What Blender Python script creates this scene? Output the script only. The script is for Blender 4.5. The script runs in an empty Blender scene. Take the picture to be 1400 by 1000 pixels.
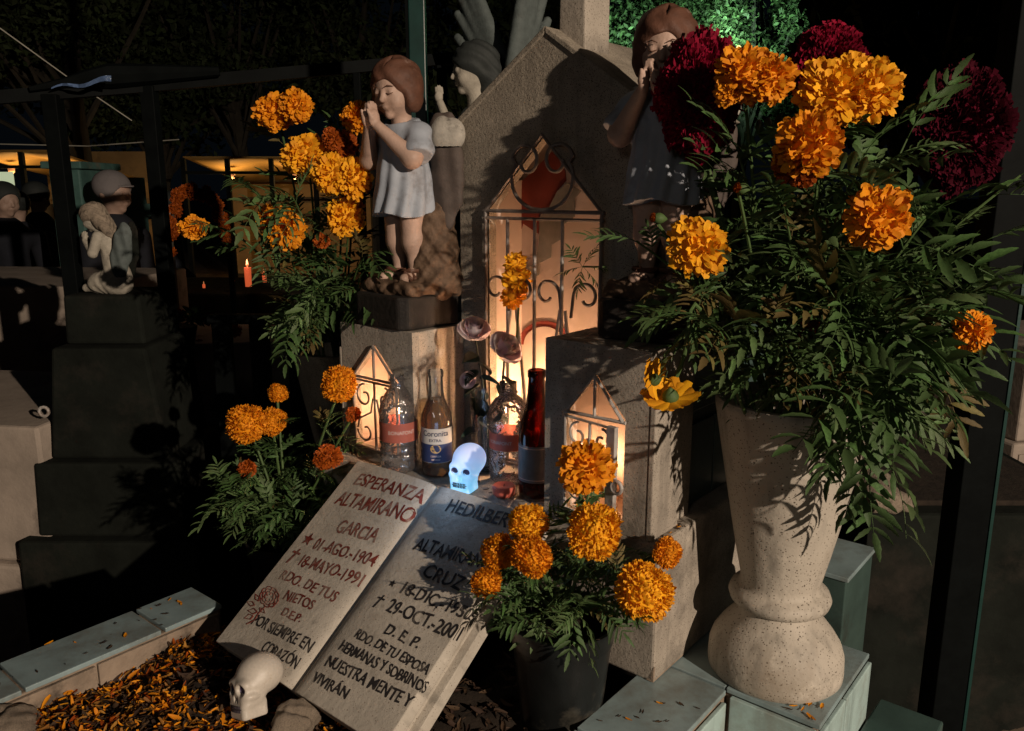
import bpy, math, random
import numpy as np
from mathutils import Vector, Matrix, Euler
random.seed(7); rng = np.random.default_rng(7)
scene = bpy.context.scene
PI = math.pi
def R(d): return math.radians(d)

# ------------------------------------------------------------------ camera
F_PX = 1100.0; PITCH = R(12.2); CAM_H = 1.4
cam_d = bpy.data.cameras.new('camera'); cam = bpy.data.objects.new('camera', cam_d)
scene.collection.objects.link(cam); scene.camera = cam
cam.location = (0, 0, CAM_H); cam.rotation_euler = (PI/2 - PITCH, 0, 0)
cam_d.sensor_width = 36; cam_d.lens = F_PX/1400*36; cam_d.clip_start = .02; cam_d.clip_end = 400
# ------------------------------------------------------------------ night sky
world = bpy.data.worlds.new('World'); scene.world = world; world.use_nodes = True
wn = world.node_tree.nodes; wl = world.node_tree.links
bg = wn['Background']; bg.inputs['Color'].default_value = (.16, .24, .36, 1); bg.inputs['Strength'].default_value = .007
# ------------------------------------------------------------------ key light: the cemetery's flood lamp, out of frame behind on the right
ROT = R(39.5)
C0 = np.array([.204, 1.04])                     # front corner of the monument's base block, on the tiles
UU = np.array([math.cos(ROT), -math.sin(ROT)]); VV = np.array([math.sin(ROT), math.cos(ROT)])
def W(u, v, z): p = C0 + u*UU + v*VV; return Vector((p[0], p[1], z))
KEY_D = 5.5; KEY_EL = R(18)
kd = W(1, -.29, 0) - W(0, 0, 0); kd.normalize()
kl = bpy.data.lights.new('flood_lamp', 'SPOT'); ko = bpy.data.objects.new('flood_lamp', kl)
scene.collection.objects.link(ko)
ktar = W(-.1, .05, .95)
ko.location = ktar + kd*KEY_D*math.cos(KEY_EL) + Vector((0, 0, KEY_D*math.sin(KEY_EL)))
ko.rotation_euler = (ktar - ko.location).to_track_quat('-Z', 'Y').to_euler()
kl.energy = 1330; kl.color = (1, .82, .65); kl.spot_size = R(75); kl.spot_blend = .7; kl.shadow_soft_size = .035
# added soft fill spot behind the camera, lifts the shadows on the monument
pl = bpy.data.lights.new('fill_spot', 'SPOT'); po = bpy.data.objects.new('fill_spot', pl); scene.collection.objects.link(po)
po.location = (-2.6, -5.5, 3.2); po.rotation_euler = (ktar - po.location).to_track_quat('-Z', 'Y').to_euler()
pl.energy = 75; pl.color = (.95, .86, .78); pl.spot_size = R(26); pl.spot_blend = 1; pl.shadow_soft_size = .5
scene.view_settings.view_transform = 'Standard'; scene.view_settings.look = 'None'
scene.view_settings.exposure = 0; scene.view_settings.gamma = 1
scene.render.engine = 'CYCLES'
scene.cycles.use_denoising = True
scene.cycles.max_bounces = 6; scene.cycles.transparent_max_bounces = 12
scene.cycles.caustics_reflective = False; scene.cycles.caustics_refractive = False
scene.cycles.sample_clamp_indirect = 3

# ------------------------------------------------------------------ placing helpers
def ray(px, py):
    xn = (px-700)/F_PX; yn = (500-py)/F_PX
    return Vector((xn, math.cos(PITCH)+yn*math.sin(PITCH), -math.sin(PITCH)+yn*math.cos(PITCH)))
def at(px, py, Y): r = ray(px, py); return Vector((0, 0, CAM_H)) + r*(Y/r.y)
def onz(px, py, z): r = ray(px, py); return Vector((0, 0, CAM_H)) + r*((z-CAM_H)/r.z)
def onplane(px, py, p0, n):
    r = ray(px, py); c = Vector((0, 0, CAM_H)); return c + r*((p0-c).dot(n)/r.dot(n))

# ------------------------------------------------------------------ materials
def mat(name, col, rough=.8, var=.25, scale=8., col2=None, speck=None, bump=.3, bscale=60., metal=0, spec=.3, dirt=0, dirtcol=(.03, .025, .02), island=0, trans=0, coat=0, streak=0):
    m = bpy.data.materials.new(name); m.use_nodes = True
    n = m.node_tree.nodes; l = m.node_tree.links; b = n['Principled BSDF']
    tc = n.new('ShaderNodeTexCoord')
    def noise(s, d=5, r=.6):
        t = n.new('ShaderNodeTexNoise'); t.inputs['Scale'].default_value = s; t.inputs['Detail'].default_value = d; t.inputs['Roughness'].default_value = r
        l.new(tc.outputs['Object'], t.inputs['Vector']); return t.outputs['Fac']
    def mix(a, bb, f):
        x = n.new('ShaderNodeMix'); x.data_type = 'RGBA'
        for s, v in ((x.inputs[6], a), (x.inputs[7], bb)):
            if isinstance(v, tuple): s.default_value = (*v[:3], 1)
            else: l.new(v, s)
        if isinstance(f, float): x.inputs[0].default_value = f
        else: l.new(f, x.inputs[0])
        return x.outputs[2]
    def ramp(f, a, c):
        r = n.new('ShaderNodeMapRange'); r.inputs[1].default_value = a; r.inputs[2].default_value = c; l.new(f, r.inputs[0]); return r.outputs[0]
    c2 = col2 or tuple(max(0, x*(1-var)) for x in col)
    c = mix(col, c2, ramp(noise(scale), .35, .68))
    if island:
        g = n.new('ShaderNodeNewGeometry')
        c3 = tuple(x*(1-island) for x in (col[0], col[1]*.8, col[2]))
        c = mix(c, c3, g.outputs['Random Per Island'])
    if speck:                                   # (colour, scale, size)
        v = n.new('ShaderNodeTexVoronoi'); v.inputs['Scale'].default_value = speck[1]; l.new(tc.outputs['Object'], v.inputs['Vector'])
        c = mix(c, speck[0], ramp(v.outputs['Distance'], speck[2], speck[2]*.6))
        v2 = n.new('ShaderNodeTexVoronoi'); v2.inputs['Scale'].default_value = speck[1]*.37; l.new(tc.outputs['Object'], v2.inputs['Vector'])
        c = mix(c, speck[0], ramp(v2.outputs['Distance'], speck[2]*.55, speck[2]*.35))
    if dirt:
        c = mix(c, dirtcol, ramp(noise(scale*.45, 8, .7), .62-dirt*.2, .78-dirt*.1))
    if streak:
        mp = n.new('ShaderNodeMapping'); mp.inputs['Scale'].default_value = (1, 1, .10); l.new(tc.outputs['Object'], mp.inputs['Vector'])
        t = n.new('ShaderNodeTexNoise'); t.inputs['Scale'].default_value = 42; t.inputs['Detail'].default_value = 7; l.new(mp.outputs[0], t.inputs['Vector'])
        c = mix(c, tuple(x*.45 for x in col), ramp(t.outputs['Fac'], .60-.08*streak, .80)); c = mix(c, tuple(min(1, x*1.25) for x in col), ramp(noise(scale*2.3, 9, .75), .58, .75))
    l.new(c, b.inputs['Base Color'])
    b.inputs['Roughness'].default_value = rough; b.inputs['Metallic'].default_value = metal
    b.inputs['Specular IOR Level'].default_value = spec
    if coat: b.inputs['Coat Weight'].default_value = coat; b.inputs['Coat Roughness'].default_value = .15
    if bump:
        bp = n.new('ShaderNodeBump'); bp.inputs['Strength'].default_value = bump; bp.inputs['Distance'].default_value = .003
        l.new(noise(bscale, 6, .65), bp.inputs['Height']); l.new(bp.outputs[0], b.inputs['Normal'])
    if trans:
        tr = n.new('ShaderNodeBsdfTranslucent'); l.new(c, tr.inputs['Color'])
        ms = n.new('ShaderNodeMixShader'); ms.inputs[0].default_value = trans
        l.new(b.outputs[0], ms.inputs[1]); l.new(tr.outputs[0], ms.inputs[2]); l.new(ms.outputs[0], n['Material Output'].inputs['Surface'])
    return m
def emit(name, col, s, col2=None, z0=0, z1=1, base=(.8, .8, .8)):
    m = bpy.data.materials.new(name); m.use_nodes = True; n = m.node_tree.nodes; l = m.node_tree.links; b = n['Principled BSDF']
    b.inputs['Base Color'].default_value = (*base, 1)
    b.inputs['Emission Strength'].default_value = s
    if col2:
        tc = n.new('ShaderNodeTexCoord'); sp = n.new('ShaderNodeSeparateXYZ'); l.new(tc.outputs['Object'], sp.inputs[0])
        r = n.new('ShaderNodeMapRange'); r.inputs[1].default_value = z0; r.inputs[2].default_value = z1; l.new(sp.outputs[2], r.inputs[0])
        x = n.new('ShaderNodeMix'); x.data_type = 'RGBA'; x.inputs[6].default_value = (*col, 1); x.inputs[7].default_value = (*col2, 1)
        l.new(r.outputs[0], x.inputs[0]); l.new(x.outputs[2], b.inputs['Emission Color'])
    else: b.inputs['Emission Color'].default_value = (*col, 1)
    return m
def glass(name, tint=(1, 1, 1), rough=.03, body=.0, bodycol=(.8, .8, .8), wav=.25, ws=45, bl=.32):
    m = bpy.data.materials.new(name); m.use_nodes = True; n = m.node_tree.nodes; l = m.node_tree.links
    n.remove(n['Principled BSDF']); t = n.new('ShaderNodeBsdfTransparent'); t.inputs[0].default_value = (*tint, 1)
    g = n.new('ShaderNodeBsdfGlossy'); g.inputs['Roughness'].default_value = rough
    fr = n.new('ShaderNodeLayerWeight'); fr.inputs[0].default_value = bl
    bp = n.new('ShaderNodeBump'); nz = n.new('ShaderNodeTexNoise'); nz.inputs['Scale'].default_value = ws; tc = n.new('ShaderNodeTexCoord')
    l.new(tc.outputs['Object'], nz.inputs['Vector']); l.new(nz.outputs['Fac'], bp.inputs['Height']); bp.inputs['Strength'].default_value = wav; bp.inputs['Distance'].default_value = .006
    l.new(bp.outputs[0], g.inputs['Normal']); l.new(bp.outputs[0], fr.inputs['Normal'])
    ms = n.new('ShaderNodeMixShader'); l.new(fr.outputs['Fresnel'], ms.inputs[0]); l.new(t.outputs[0], ms.inputs[1]); l.new(g.outputs[0], ms.inputs[2])
    out = ms.outputs[0]
    if body:
        d = n.new('ShaderNodeBsdfDiffuse'); d.inputs[0].default_value = (*bodycol, 1); m2 = n.new('ShaderNodeMixShader'); m2.inputs[0].default_value = body
        l.new(out, m2.inputs[1]); l.new(d.outputs[0], m2.inputs[2]); out = m2.outputs[0]
    l.new(out, n['Material Output'].inputs['Surface']); return m

M = {}
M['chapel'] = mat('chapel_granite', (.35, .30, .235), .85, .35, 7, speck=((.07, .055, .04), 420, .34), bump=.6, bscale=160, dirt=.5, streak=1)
M['ped'] = mat('terrazzo_stone', (.39, .34, .28), .8, .3, 9, speck=((.11, .09, .07), 330, .28), bump=.5, bscale=120, dirt=.6, streak=1)
M['book'] = mat('book_stone', (.46, .415, .35), .75, .22, 10, speck=((.17, .13, .10), 300, .20), bump=.45, bscale=110, dirt=.5, streak=.4, dirtcol=(.2, .16, .12))
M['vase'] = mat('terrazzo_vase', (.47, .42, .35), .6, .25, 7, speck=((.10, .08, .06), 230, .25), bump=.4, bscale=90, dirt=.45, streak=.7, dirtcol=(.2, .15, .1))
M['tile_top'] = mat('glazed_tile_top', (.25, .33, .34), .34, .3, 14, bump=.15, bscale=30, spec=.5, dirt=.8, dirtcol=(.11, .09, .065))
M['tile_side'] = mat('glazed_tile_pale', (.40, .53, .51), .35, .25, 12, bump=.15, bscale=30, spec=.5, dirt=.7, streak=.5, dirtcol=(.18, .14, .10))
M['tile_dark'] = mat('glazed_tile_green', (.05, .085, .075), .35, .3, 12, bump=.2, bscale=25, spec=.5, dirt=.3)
M['mortar'] = mat('mortar', (.30, .23, .17), .9, .35, 25, bump=.8, bscale=90, dirt=.5)
M['iron'] = mat('painted_iron', (.20, .165, .14), .5, .4, 40, bump=.4, bscale=120, spec=.5, dirt=.4, dirtcol=(.07, .03, .015))
M['iron_white'] = mat('white_painted_iron', (.42, .39, .36), .5, .3, 40, bump=.3, bscale=120, spec=.5, dirt=.5, dirtcol=(.16, .09, .05))
M['niche'] = mat('niche_plaster', (.62, .50, .42), .7, .18, 9, bump=.3, bscale=50)
M['black'] = mat('black_steel', (.004, .005, .005), .6, .4, 20, bump=.15, spec=.04)
M['green_steel'] = mat('green_steel', (.010, .040, .034), .35, .3, 20, bump=.1, spec=.4)
M['red_ink'] = mat('red_paint', (.17, .03, .02), .7, .45, 60, bump=0, dirt=.7, dirtcol=(.33, .25, .20))
M['black_ink'] = mat('black_paint', (.028, .024, .024), .6, .4, 60, bump=0, dirt=.45, dirtcol=(.22, .19, .16))
M['skin'] = mat('painted_plaster_skin', (.46, .31, .24), .55, .2, 14, bump=.3, bscale=60, dirt=.4, dirtcol=(.2, .12, .08), spec=.4)
M['hair'] = mat('painted_plaster_hair', (.115, .05, .03), .6, .35, 20, bump=.5, bscale=60, dirt=.2, dirtcol=(.4, .3, .25))
M['tunic'] = mat('painted_plaster_tunic', (.33, .36, .41), .6, .15, 12, bump=.3, bscale=50, dirt=.5, dirtcol=(.13, .11, .1))
M['wing'] = mat('painted_plaster_wing', (.085, .065, .055), .7, .3, 15, bump=.4, dirt=.2)
M['wingtop'] = mat('worn_plaster', (.40, .37, .32), .7, .3, 25, bump=.4, dirt=.4)
M['rock'] = mat('painted_rock', (.15, .095, .06), .7, .4, 18, col2=(.06, .035, .02), bump=.8, bscale=50)
M['dark_base'] = mat('dark_base', (.02, .016, .013), .7, .4, 20, bump=.6, bscale=50)
M['grey_plaster'] = mat('grey_plaster', (.10, .12, .115), .7, .3, 12, bump=.4, dirt=.3)
M['pale_plaster'] = mat('pale_plaster', (.42, .38, .31), .7, .25, 16, bump=.5, dirt=.35, dirtcol=(.1, .08, .06))
M['hairgrey'] = mat('dark_grey_plaster', (.035, .04, .038), .7, .3, 12, bump=.5)
M['leaf'] = mat('marigold_leaf', (.095, .20, .055), .5, .5, 22, bump=.3, bscale=90, spec=.35, island=.5, trans=.18)
M['leaf2'] = mat('marigold_leaf_pale', (.14, .25, .08), .5, .4, 22, bump=.3, bscale=90, spec=.35, island=.45, trans=.18)
M['stem'] = mat('green_stem', (.07, .12, .035), .6, .35, 30, bump=.2)
M['rose_leaf'] = mat('rose_leaf', (.02, .045, .03), .35, .4, 20, bump=.2, spec=.5)
M['petal'] = mat('marigold_orange', (.90, .38, .014), .6, .12, 16, col2=(.85, .30, .008), bump=.2, island=.3, trans=.2, spec=.2)
M['petal_y'] = mat('marigold_amber', (.95, .50, .02), .6, .12, 16, col2=(.92, .42, .012), bump=.2, island=.25, trans=.2, spec=.2)
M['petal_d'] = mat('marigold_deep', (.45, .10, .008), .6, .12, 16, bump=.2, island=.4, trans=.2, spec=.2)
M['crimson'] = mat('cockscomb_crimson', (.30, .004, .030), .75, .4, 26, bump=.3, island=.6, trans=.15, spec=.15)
M['crimson_shaded'] = mat('cockscomb_shaded', (.075, .002, .012), .8, .4, 26, bump=.3, island=.6, trans=.1, spec=.1)  # shaded copy of the crimson: the far right head's shade is in the colour
M['crimson_core'] = mat('cockscomb_core', (.08, .002, .012), .9, .5, 26, bump=.5, spec=.1)
M['pot'] = mat('black_plastic_pot', (.010, .011, .011), .30, .4, 16, bump=.4, bscale=14, spec=.5, dirt=.5, dirtcol=(.10, .09, .07))
M['soil'] = mat('dark_soil', (.03, .021, .014), .95, .5, 30, bump=1, bscale=60)
M['ground'] = mat('packed_earth', (.10, .075, .052), .95, .5, 3, bump=.8, bscale=20)
M['dry'] = mat('dry_leaves', (.085, .05, .025), .8, .4, 20, bump=.3, island=.7)
M['white_skull'] = mat('white_ceramic', (.50, .45, .385), .45, .12, 10, bump=.12, bscale=25, spec=.5, dirt=.2, dirtcol=(.35, .27, .2))
M['stone'] = mat('rough_stone', (.30, .24, .18), .9, .4, 22, bump=1, bscale=40, dirt=.3)
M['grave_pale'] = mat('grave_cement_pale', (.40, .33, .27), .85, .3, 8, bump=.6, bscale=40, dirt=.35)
M['grave_dark_shaded'] = mat('grave_cement_dark_shaded', (.013, .015, .012), .95, .5, 9, bump=1, bscale=30, dirt=.5, spec=.1)  # near-black cement, shade of the unlit graves and pedestal put into the colour
M['teal'] = mat('teal_paint', (.08, .17, .15), .6, .4, 12, bump=.3, dirt=.4, dirtcol=(.2, .15, .11))
M['cloth'] = mat('dark_cloth', (.02, .022, .03), .9, .4, 12, bump=.4)
M['cap'] = mat('grey_cap_cloth', (.22, .20, .20), .9, .2, 20, bump=.5)
M['tarp'] = mat('yellow_tarp', (.50, .30, .09), .8, .3, 1.2, bump=.3, bscale=4, dirt=.3, dirtcol=(.1, .05, .02))
M['tarp_blue'] = mat('blue_plastic', (.10, .16, .30), .15, .5, 30, bump=1, bscale=40, spec=.8)
M['wallfar'] = mat('ochre_wall', (.38, .24, .10), .9, .35, 2, bump=.3, dirt=.3)
M['treeleaf'] = mat('tree_leaf', (.07, .105, .035), .7, .5, 2, bump=0, island=.6, trans=.15)
M['bark'] = mat('bark', (.07, .06, .045), .95, .4, 6, bump=.8)
M['glow'] = emit('blue_lit_plastic', (.13, .62, 1), .85, (.30, .42, .72), -.9, .6, base=(.5, .5, .55))
M['eye'] = mat('dark_purple_paint', (.07, .05, .10), .5, .2, 20, bump=0)
M['ink'] = mat('tooth_ink', (.05, .04, .05), .5, .2, 20, bump=0)
M['flame'] = emit('candle_flame', (1, .55, .18), 30)
M['flame_s'] = emit('candle_glow', (1, .5, .16), 5)
M['wax'] = emit('lit_wax', (1, .36, .12), .35, base=(.8, .5, .35))
M['wax_red'] = emit('red_candle_glass', (1, .16, .05), .5, base=(.5, .1, .08))
M['votive'] = mat('pink_wax', (.60, .14, .10), .3, .1, 20, bump=.1, spec=.5)
M['rose'] = mat('white_rose', (.85, .80, .76), .6, .12, 18, bump=.15, island=.15, trans=.4)
M['pet'] = glass('clear_plastic', (.95, .94, .94), .08, .05, (.8, .72, .7), .9, 75, .5)
M['glass'] = glass('clear_glass', (.93, .93, .92), .03, .03)
M['beer'] = glass('amber_beer', (.80, .55, .20), .05, .10, (.6, .32, .1))
M['brown_glass'] = glass('brown_glass', (.10, .018, .012), .05, .12, (.05, .02, .015))
M['label_red'] = mat('red_label', (.58, .17, .12), .5, .1, 20, bump=0, trans=.45)
M['label_cream'] = mat('cream_label', (.50, .44, .36), .5, .1, 20, bump=0)
M['label_navy'] = mat('navy_label', (.03, .04, .10), .5, .1, 20, bump=0)
M['gold'] = mat('gold_print', (.45, .28, .1), .4, .1, 20, bump=0)
M['label_grey'] = mat('grey_label', (.14, .13, .13), .4, .3, 90, bump=0)
M['white_print'] = mat('white_print', (.6, .42, .36), .5, .1, 20, bump=0)
M['navy_print'] = mat('navy_print', (.03, .03, .06), .5, .1, 20, bump=0)
M['robe_red'] = mat('robe_red_paint', (.24, .045, .03), .7, .4, 14, bump=.1)
M['robe_pale'] = mat('robe_pale_paint', (.27, .25, .21), .7, .4, 25, bump=.1)
M['wire'] = mat('pale_wire', (.40, .38, .32), .5, .2, 20, bump=0)

# ------------------------------------------------------------------ object helpers
COL = scene.collection
def tag(o, label=None, cat=None, group=None, kind=None):
    if label: o['label'] = label
    if cat: o['category'] = cat
    if group: o['group'] = group
    if kind: o['kind'] = kind
    return o
def thing(name, label, cat, loc=(0, 0, 0), rz=0, group=None):
    o = bpy.data.objects.new(name, None); COL.objects.link(o); o.location = loc; o.rotation_euler = (0, 0, rz)
    o.empty_display_size = .05
    return tag(o, label, cat, group)
def gthing(name, label, cat, u, v, z, group=None, rz=0): return thing(name, label, cat, W(u, v, z), -ROT + rz, group)
def link(name, me, m=None, parent=None, loc=None, rot=None):
    o = bpy.data.objects.new(name, me); COL.objects.link(o)
    if m is not None and not me.materials: me.materials.append(m)
    if parent: o.parent = parent
    if loc is not None: o.location = loc
    if rot is not None: o.rotation_euler = rot
    return o
def mkmesh(name, v, f, smooth=False, ang=40):
    me = bpy.data.meshes.new(name); me.from_pydata([tuple(x) for x in v] if not isinstance(v, np.ndarray) else v.tolist(), [], f if isinstance(f, list) else f.tolist())
    me.update()
    if smooth:
        me.shade_smooth()
        if ang < 170: me.set_sharp_from_angle(angle=R(ang))
    return me
class MB:
    def __init__(s): s.v = []; s.f = []
    def add(s, v, f): n = len(s.v); s.v += [tuple(x) for x in v]; s.f += [tuple(i+n for i in q) for q in f]; return s
    def box(s, x0, x1, y0, y1, z0, z1):
        return s.add([(x0,y0,z0),(x1,y0,z0),(x1,y1,z0),(x0,y1,z0),(x0,y0,z1),(x1,y0,z1),(x1,y1,z1),(x0,y1,z1)],
            [(0,3,2,1),(4,5,6,7),(0,1,5,4),(1,2,6,5),(2,3,7,6),(3,0,4,7)])
    def prism(s, poly, a, b, axis='y'):      # poly of 2-D points, extruded from a to b along axis
        k = len(poly)
        def P(p, t): return {'y': (p[0], t, p[1]), 'x': (t, p[0], p[1]), 'z': (p[0], p[1], t)}[axis]
        v = [P(p, a) for p in poly] + [P(p, b) for p in poly]
        return s.add(v, [tuple(range(k)), tuple(range(2*k-1, k-1, -1))] + [(i, i+k, (i+1) % k+k, (i+1) % k) for i in range(k)])
    def lathe(s, prof, n=32, c=(0, 0), cap=True):
        v = []; f = []
        for (r, z) in prof:
            for k in range(n): a = 2*PI*k/n; v.append((c[0]+r*math.cos(a), c[1]+r*math.sin(a), z))
        for j in range(len(prof)-1):
            for k in range(n): f.append((j*n+k, j*n+(k+1) % n, (j+1)*n+(k+1) % n, (j+1)*n+k))
        if cap: f.append(tuple(range(n-1, -1, -1))); f.append(tuple((len(prof)-1)*n+k for k in range(n)))
        return s.add(v, f)
    def tube(s, pts, r, n=8, flat=None):
        pts = [Vector(p) for p in pts]; rs = r if isinstance(r, (list, tuple)) else [r]*len(pts)
        v = []; f = []; up = Vector((0, 0, 1)); prev = None
        for i, p in enumerate(pts):
            t = (pts[min(i+1, len(pts)-1)] - pts[max(i-1, 0)])
            if t.length < 1e-9: t = Vector((0, 0, 1))
            t.normalize()
            if prev is None: a = t.cross(up); a = a if a.length > .05 else t.cross(Vector((0, 1, 0))); a.normalize()
            else: a = prev - t*prev.dot(t); a = a if a.length > 1e-4 else t.cross(up); a.normalize()
            prev = a; b = t.cross(a)
            for k in range(n):
                g = 2*PI*k/n + (PI/4 if n == 4 else 0); v.append(p + (a*math.cos(g) + b*math.sin(g)*(flat or 1))*rs[i])
        for i in range(len(pts)-1):
            for k in range(n): f.append((i*n+k, i*n+(k+1) % n, (i+1)*n+(k+1) % n, (i+1)*n+k))
        f.append(tuple(range(n-1, -1, -1))); f.append(tuple((len(pts)-1)*n+k for k in range(n)))
        return s.add(v, f)
    def build(s, name, m, parent=None, smooth=False, bevel=0, loc=None, rot=None, kind=None, ang=40):
        me = mkmesh(name, s.v, s.f, smooth, ang); o = link(name, me, m, parent, loc, rot)
        bm_fix(me)
        if bevel:
            b = o.modifiers.new('bevel', 'BEVEL'); b.width = bevel; b.segments = 2; b.limit_method = 'ANGLE'; b.angle_limit = R(35)
        if kind: o['kind'] = kind
        return o
import bmesh
def bm_fix(me):
    b = bmesh.new(); b.from_mesh(me); bmesh.ops.recalc_face_normals(b, faces=b.faces); b.to_mesh(me); b.free()
def struct(o): o['kind'] = 'structure'; return o
def plate(outer, holes, y0, y1, name, m, parent, bevel=0):     # a wall in the x-z plane with openings, from depth y0 to y1
    cu = bpy.data.curves.new('tmp', 'CURVE'); cu.dimensions = '2D'; cu.fill_mode = 'BOTH'; cu.extrude = abs(y1-y0)/2
    for poly in [outer]+holes:
        sp = cu.splines.new('POLY'); sp.points.add(len(poly)-1); sp.use_cyclic_u = True
        for i, p in enumerate(poly): sp.points[i].co = (p[0], p[1], 0, 1)
    t = bpy.data.objects.new('tmp', cu); COL.objects.link(t)
    dg = bpy.context.evaluated_depsgraph_get(); me = bpy.data.meshes.new_from_object(t.evaluated_get(dg)); bpy.data.objects.remove(t)
    yc = (y0+y1)/2
    for vt in me.vertices: x, y, z = vt.co; vt.co = (x, yc+z, y)
    me.name = name; me.materials.clear()
    o = link(name, me, m, parent); bm_fix(me)
    if bevel: b = o.modifiers.new('bevel', 'BEVEL'); b.width = bevel; b.segments = 2; b.limit_method = 'ANGLE'; b.angle_limit = R(50)
    return o
def clone(o, parent=None, **kw):
    c = o.copy(); COL.objects.link(c)
    if parent is not None: c.parent = parent
    for k in kw: c[k] = kw[k]
    for ch in list(o.children): clone(ch, c)
    return c
_tm = {}
def textmesh(s, font_shear=0, spacing=1):
    k = (s, font_shear, spacing)
    if k in _tm: return _tm[k]
    cu = bpy.data.curves.new('tmp', 'FONT'); cu.body = s; cu.size = 1; cu.shear = font_shear; cu.space_character = spacing; cu.resolution_u = 3; cu.offset = .015
    t = bpy.data.objects.new('tmp', cu); COL.objects.link(t); bpy.context.view_layer.update()
    dg = bpy.context.evaluated_depsgraph_get(); me = bpy.data.meshes.new_from_object(t.evaluated_get(dg)); bpy.data.objects.remove(t)
    v = np.array([x.co[:] for x in me.vertices]); f = [tuple(p.vertices) for p in me.polygons]
    _tm[k] = (v, f); return v, f

# ------------------------------------------------------------------ signed-distance sculpting (naive surface nets)
def sdf_mesh(fn, lo, hi, n, name='sculpt'):
    lo = np.array(lo, float); hi = np.array(hi, float); h = (hi-lo).max()/n
    N = np.ceil((hi-lo)/h).astype(int)+1
    ax = [lo[i]+h*np.arange(N[i]) for i in range(3)]
    X, Y, Z = np.meshgrid(*ax, indexing='ij'); D = fn(X, Y, Z)
    S = D < 0
    acc = np.zeros([*(N-1), 3]); cnt = np.zeros(N-1)
    def c(A, i, j, k): return A[i:A.shape[0]-1+i, j:A.shape[1]-1+j, k:A.shape[2]-1+k]
    for a in range(3):
        o = [b for b in range(3) if b != a]
        for p in (0, 1):
            for q in (0, 1):
                i0 = [0, 0, 0]; i0[o[0]] = p; i0[o[1]] = q; i1 = list(i0); i1[a] = 1
                d0 = c(D, *i0); d1 = c(D, *i1); m = (d0 < 0) != (d1 < 0)
                t = np.where(m, d0/np.where(m, d0-d1, 1), 0)
                for b in range(3):
                    acc[..., b] += np.where(m, i0[b] + (t if b == a else 0), 0)
                cnt += m
    act = cnt > 0; idx = -np.ones(act.shape, int); idx[act] = np.arange(act.sum())
    ii = np.argwhere(act); V = lo + h*(ii + acc[act]/cnt[act][:, None])
    Fs = []
    for a in range(3):
        o = [b for b in range(3) if b != a]
        s0 = [slice(None)]*3; s1 = [slice(None)]*3; s0[a] = slice(0, -1); s1[a] = slice(1, None)
        e = S[tuple(s0)] != S[tuple(s1)]
        e = np.argwhere(e); keep = (e[:, o[0]] > 0) & (e[:, o[1]] > 0) & (e[:, o[0]] < N[o[0]]-1) & (e[:, o[1]] < N[o[1]]-1); e = e[keep]
        if not len(e): continue
        def g(dp, dq): x = e.copy(); x[:, o[0]] -= dp; x[:, o[1]] -= dq; return idx[x[:, 0], x[:, 1], x[:, 2]]
        q = np.stack([g(0, 0), g(1, 0), g(1, 1), g(0, 1)], 1)
        fl = S[e[:, 0], e[:, 1], e[:, 2]] ^ (a == 1)
        q[fl] = q[fl][:, ::-1]; Fs.append(q)
    Fq = np.concatenate(Fs)
    Fq = Fq[:, ::-1]
    me = mkmesh(name, V, Fq, True, 180); bm_fix(me); return me
def ell(P, c, r):
    q = [(P[i]-c[i])/r[i] for i in range(3)]; k = np.sqrt(q[0]**2+q[1]**2+q[2]**2)
    g = np.sqrt(sum((q[i]/r[i])**2 for i in range(3)))+1e-9
    return k*(k-1)/g
def sph(P, c, r): return np.sqrt((P[0]-c[0])**2+(P[1]-c[1])**2+(P[2]-c[2])**2)-r
def cap(P, a, b, r0, r1):
    a = np.array(a, float); b = np.array(b, float); d = b-a; L = d@d
    t = np.clip(sum((P[i]-a[i])*d[i] for i in range(3))/L, 0, 1)
    return np.sqrt(sum((P[i]-a[i]-t*d[i])**2 for i in range(3))) - (r0+(r1-r0)*t)
def rbox(P, c, h, r):
    q = [np.abs(P[i]-c[i])-h[i]+r for i in range(3)]
    return np.sqrt(sum(np.maximum(x, 0)**2 for x in q)) + np.minimum(np.maximum(np.maximum(q[0], q[1]), q[2]), 0) - r
def su(a, b, k): h = np.clip(.5+.5*(b-a)/k, 0, 1); return b+(a-b)*h-k*h*(1-h)
def ss(a, b, k): return -su(-a, b, k)           # a minus b
def wob(P, s, a, ph=0.): return a*(np.sin(P[0]*s+1.3+ph)*np.sin(P[1]*s*1.1+ph*2)*np.sin(P[2]*s*.93+.7)+.5*np.sin(P[0]*s*2.3+P[1]*s*1.7+ph)*np.sin(P[2]*s*2.1+2))
def loc_rot(P, piv, pitch, yaw, s=1.):          # into a tilted, turned frame at piv
    m = np.array(Euler((pitch, 0, yaw)).to_matrix()).T/s
    q = [P[i]-piv[i] for i in range(3)]
    return [sum(m[i][j]*q[j] for j in range(3)) for i in range(3)]
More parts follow.
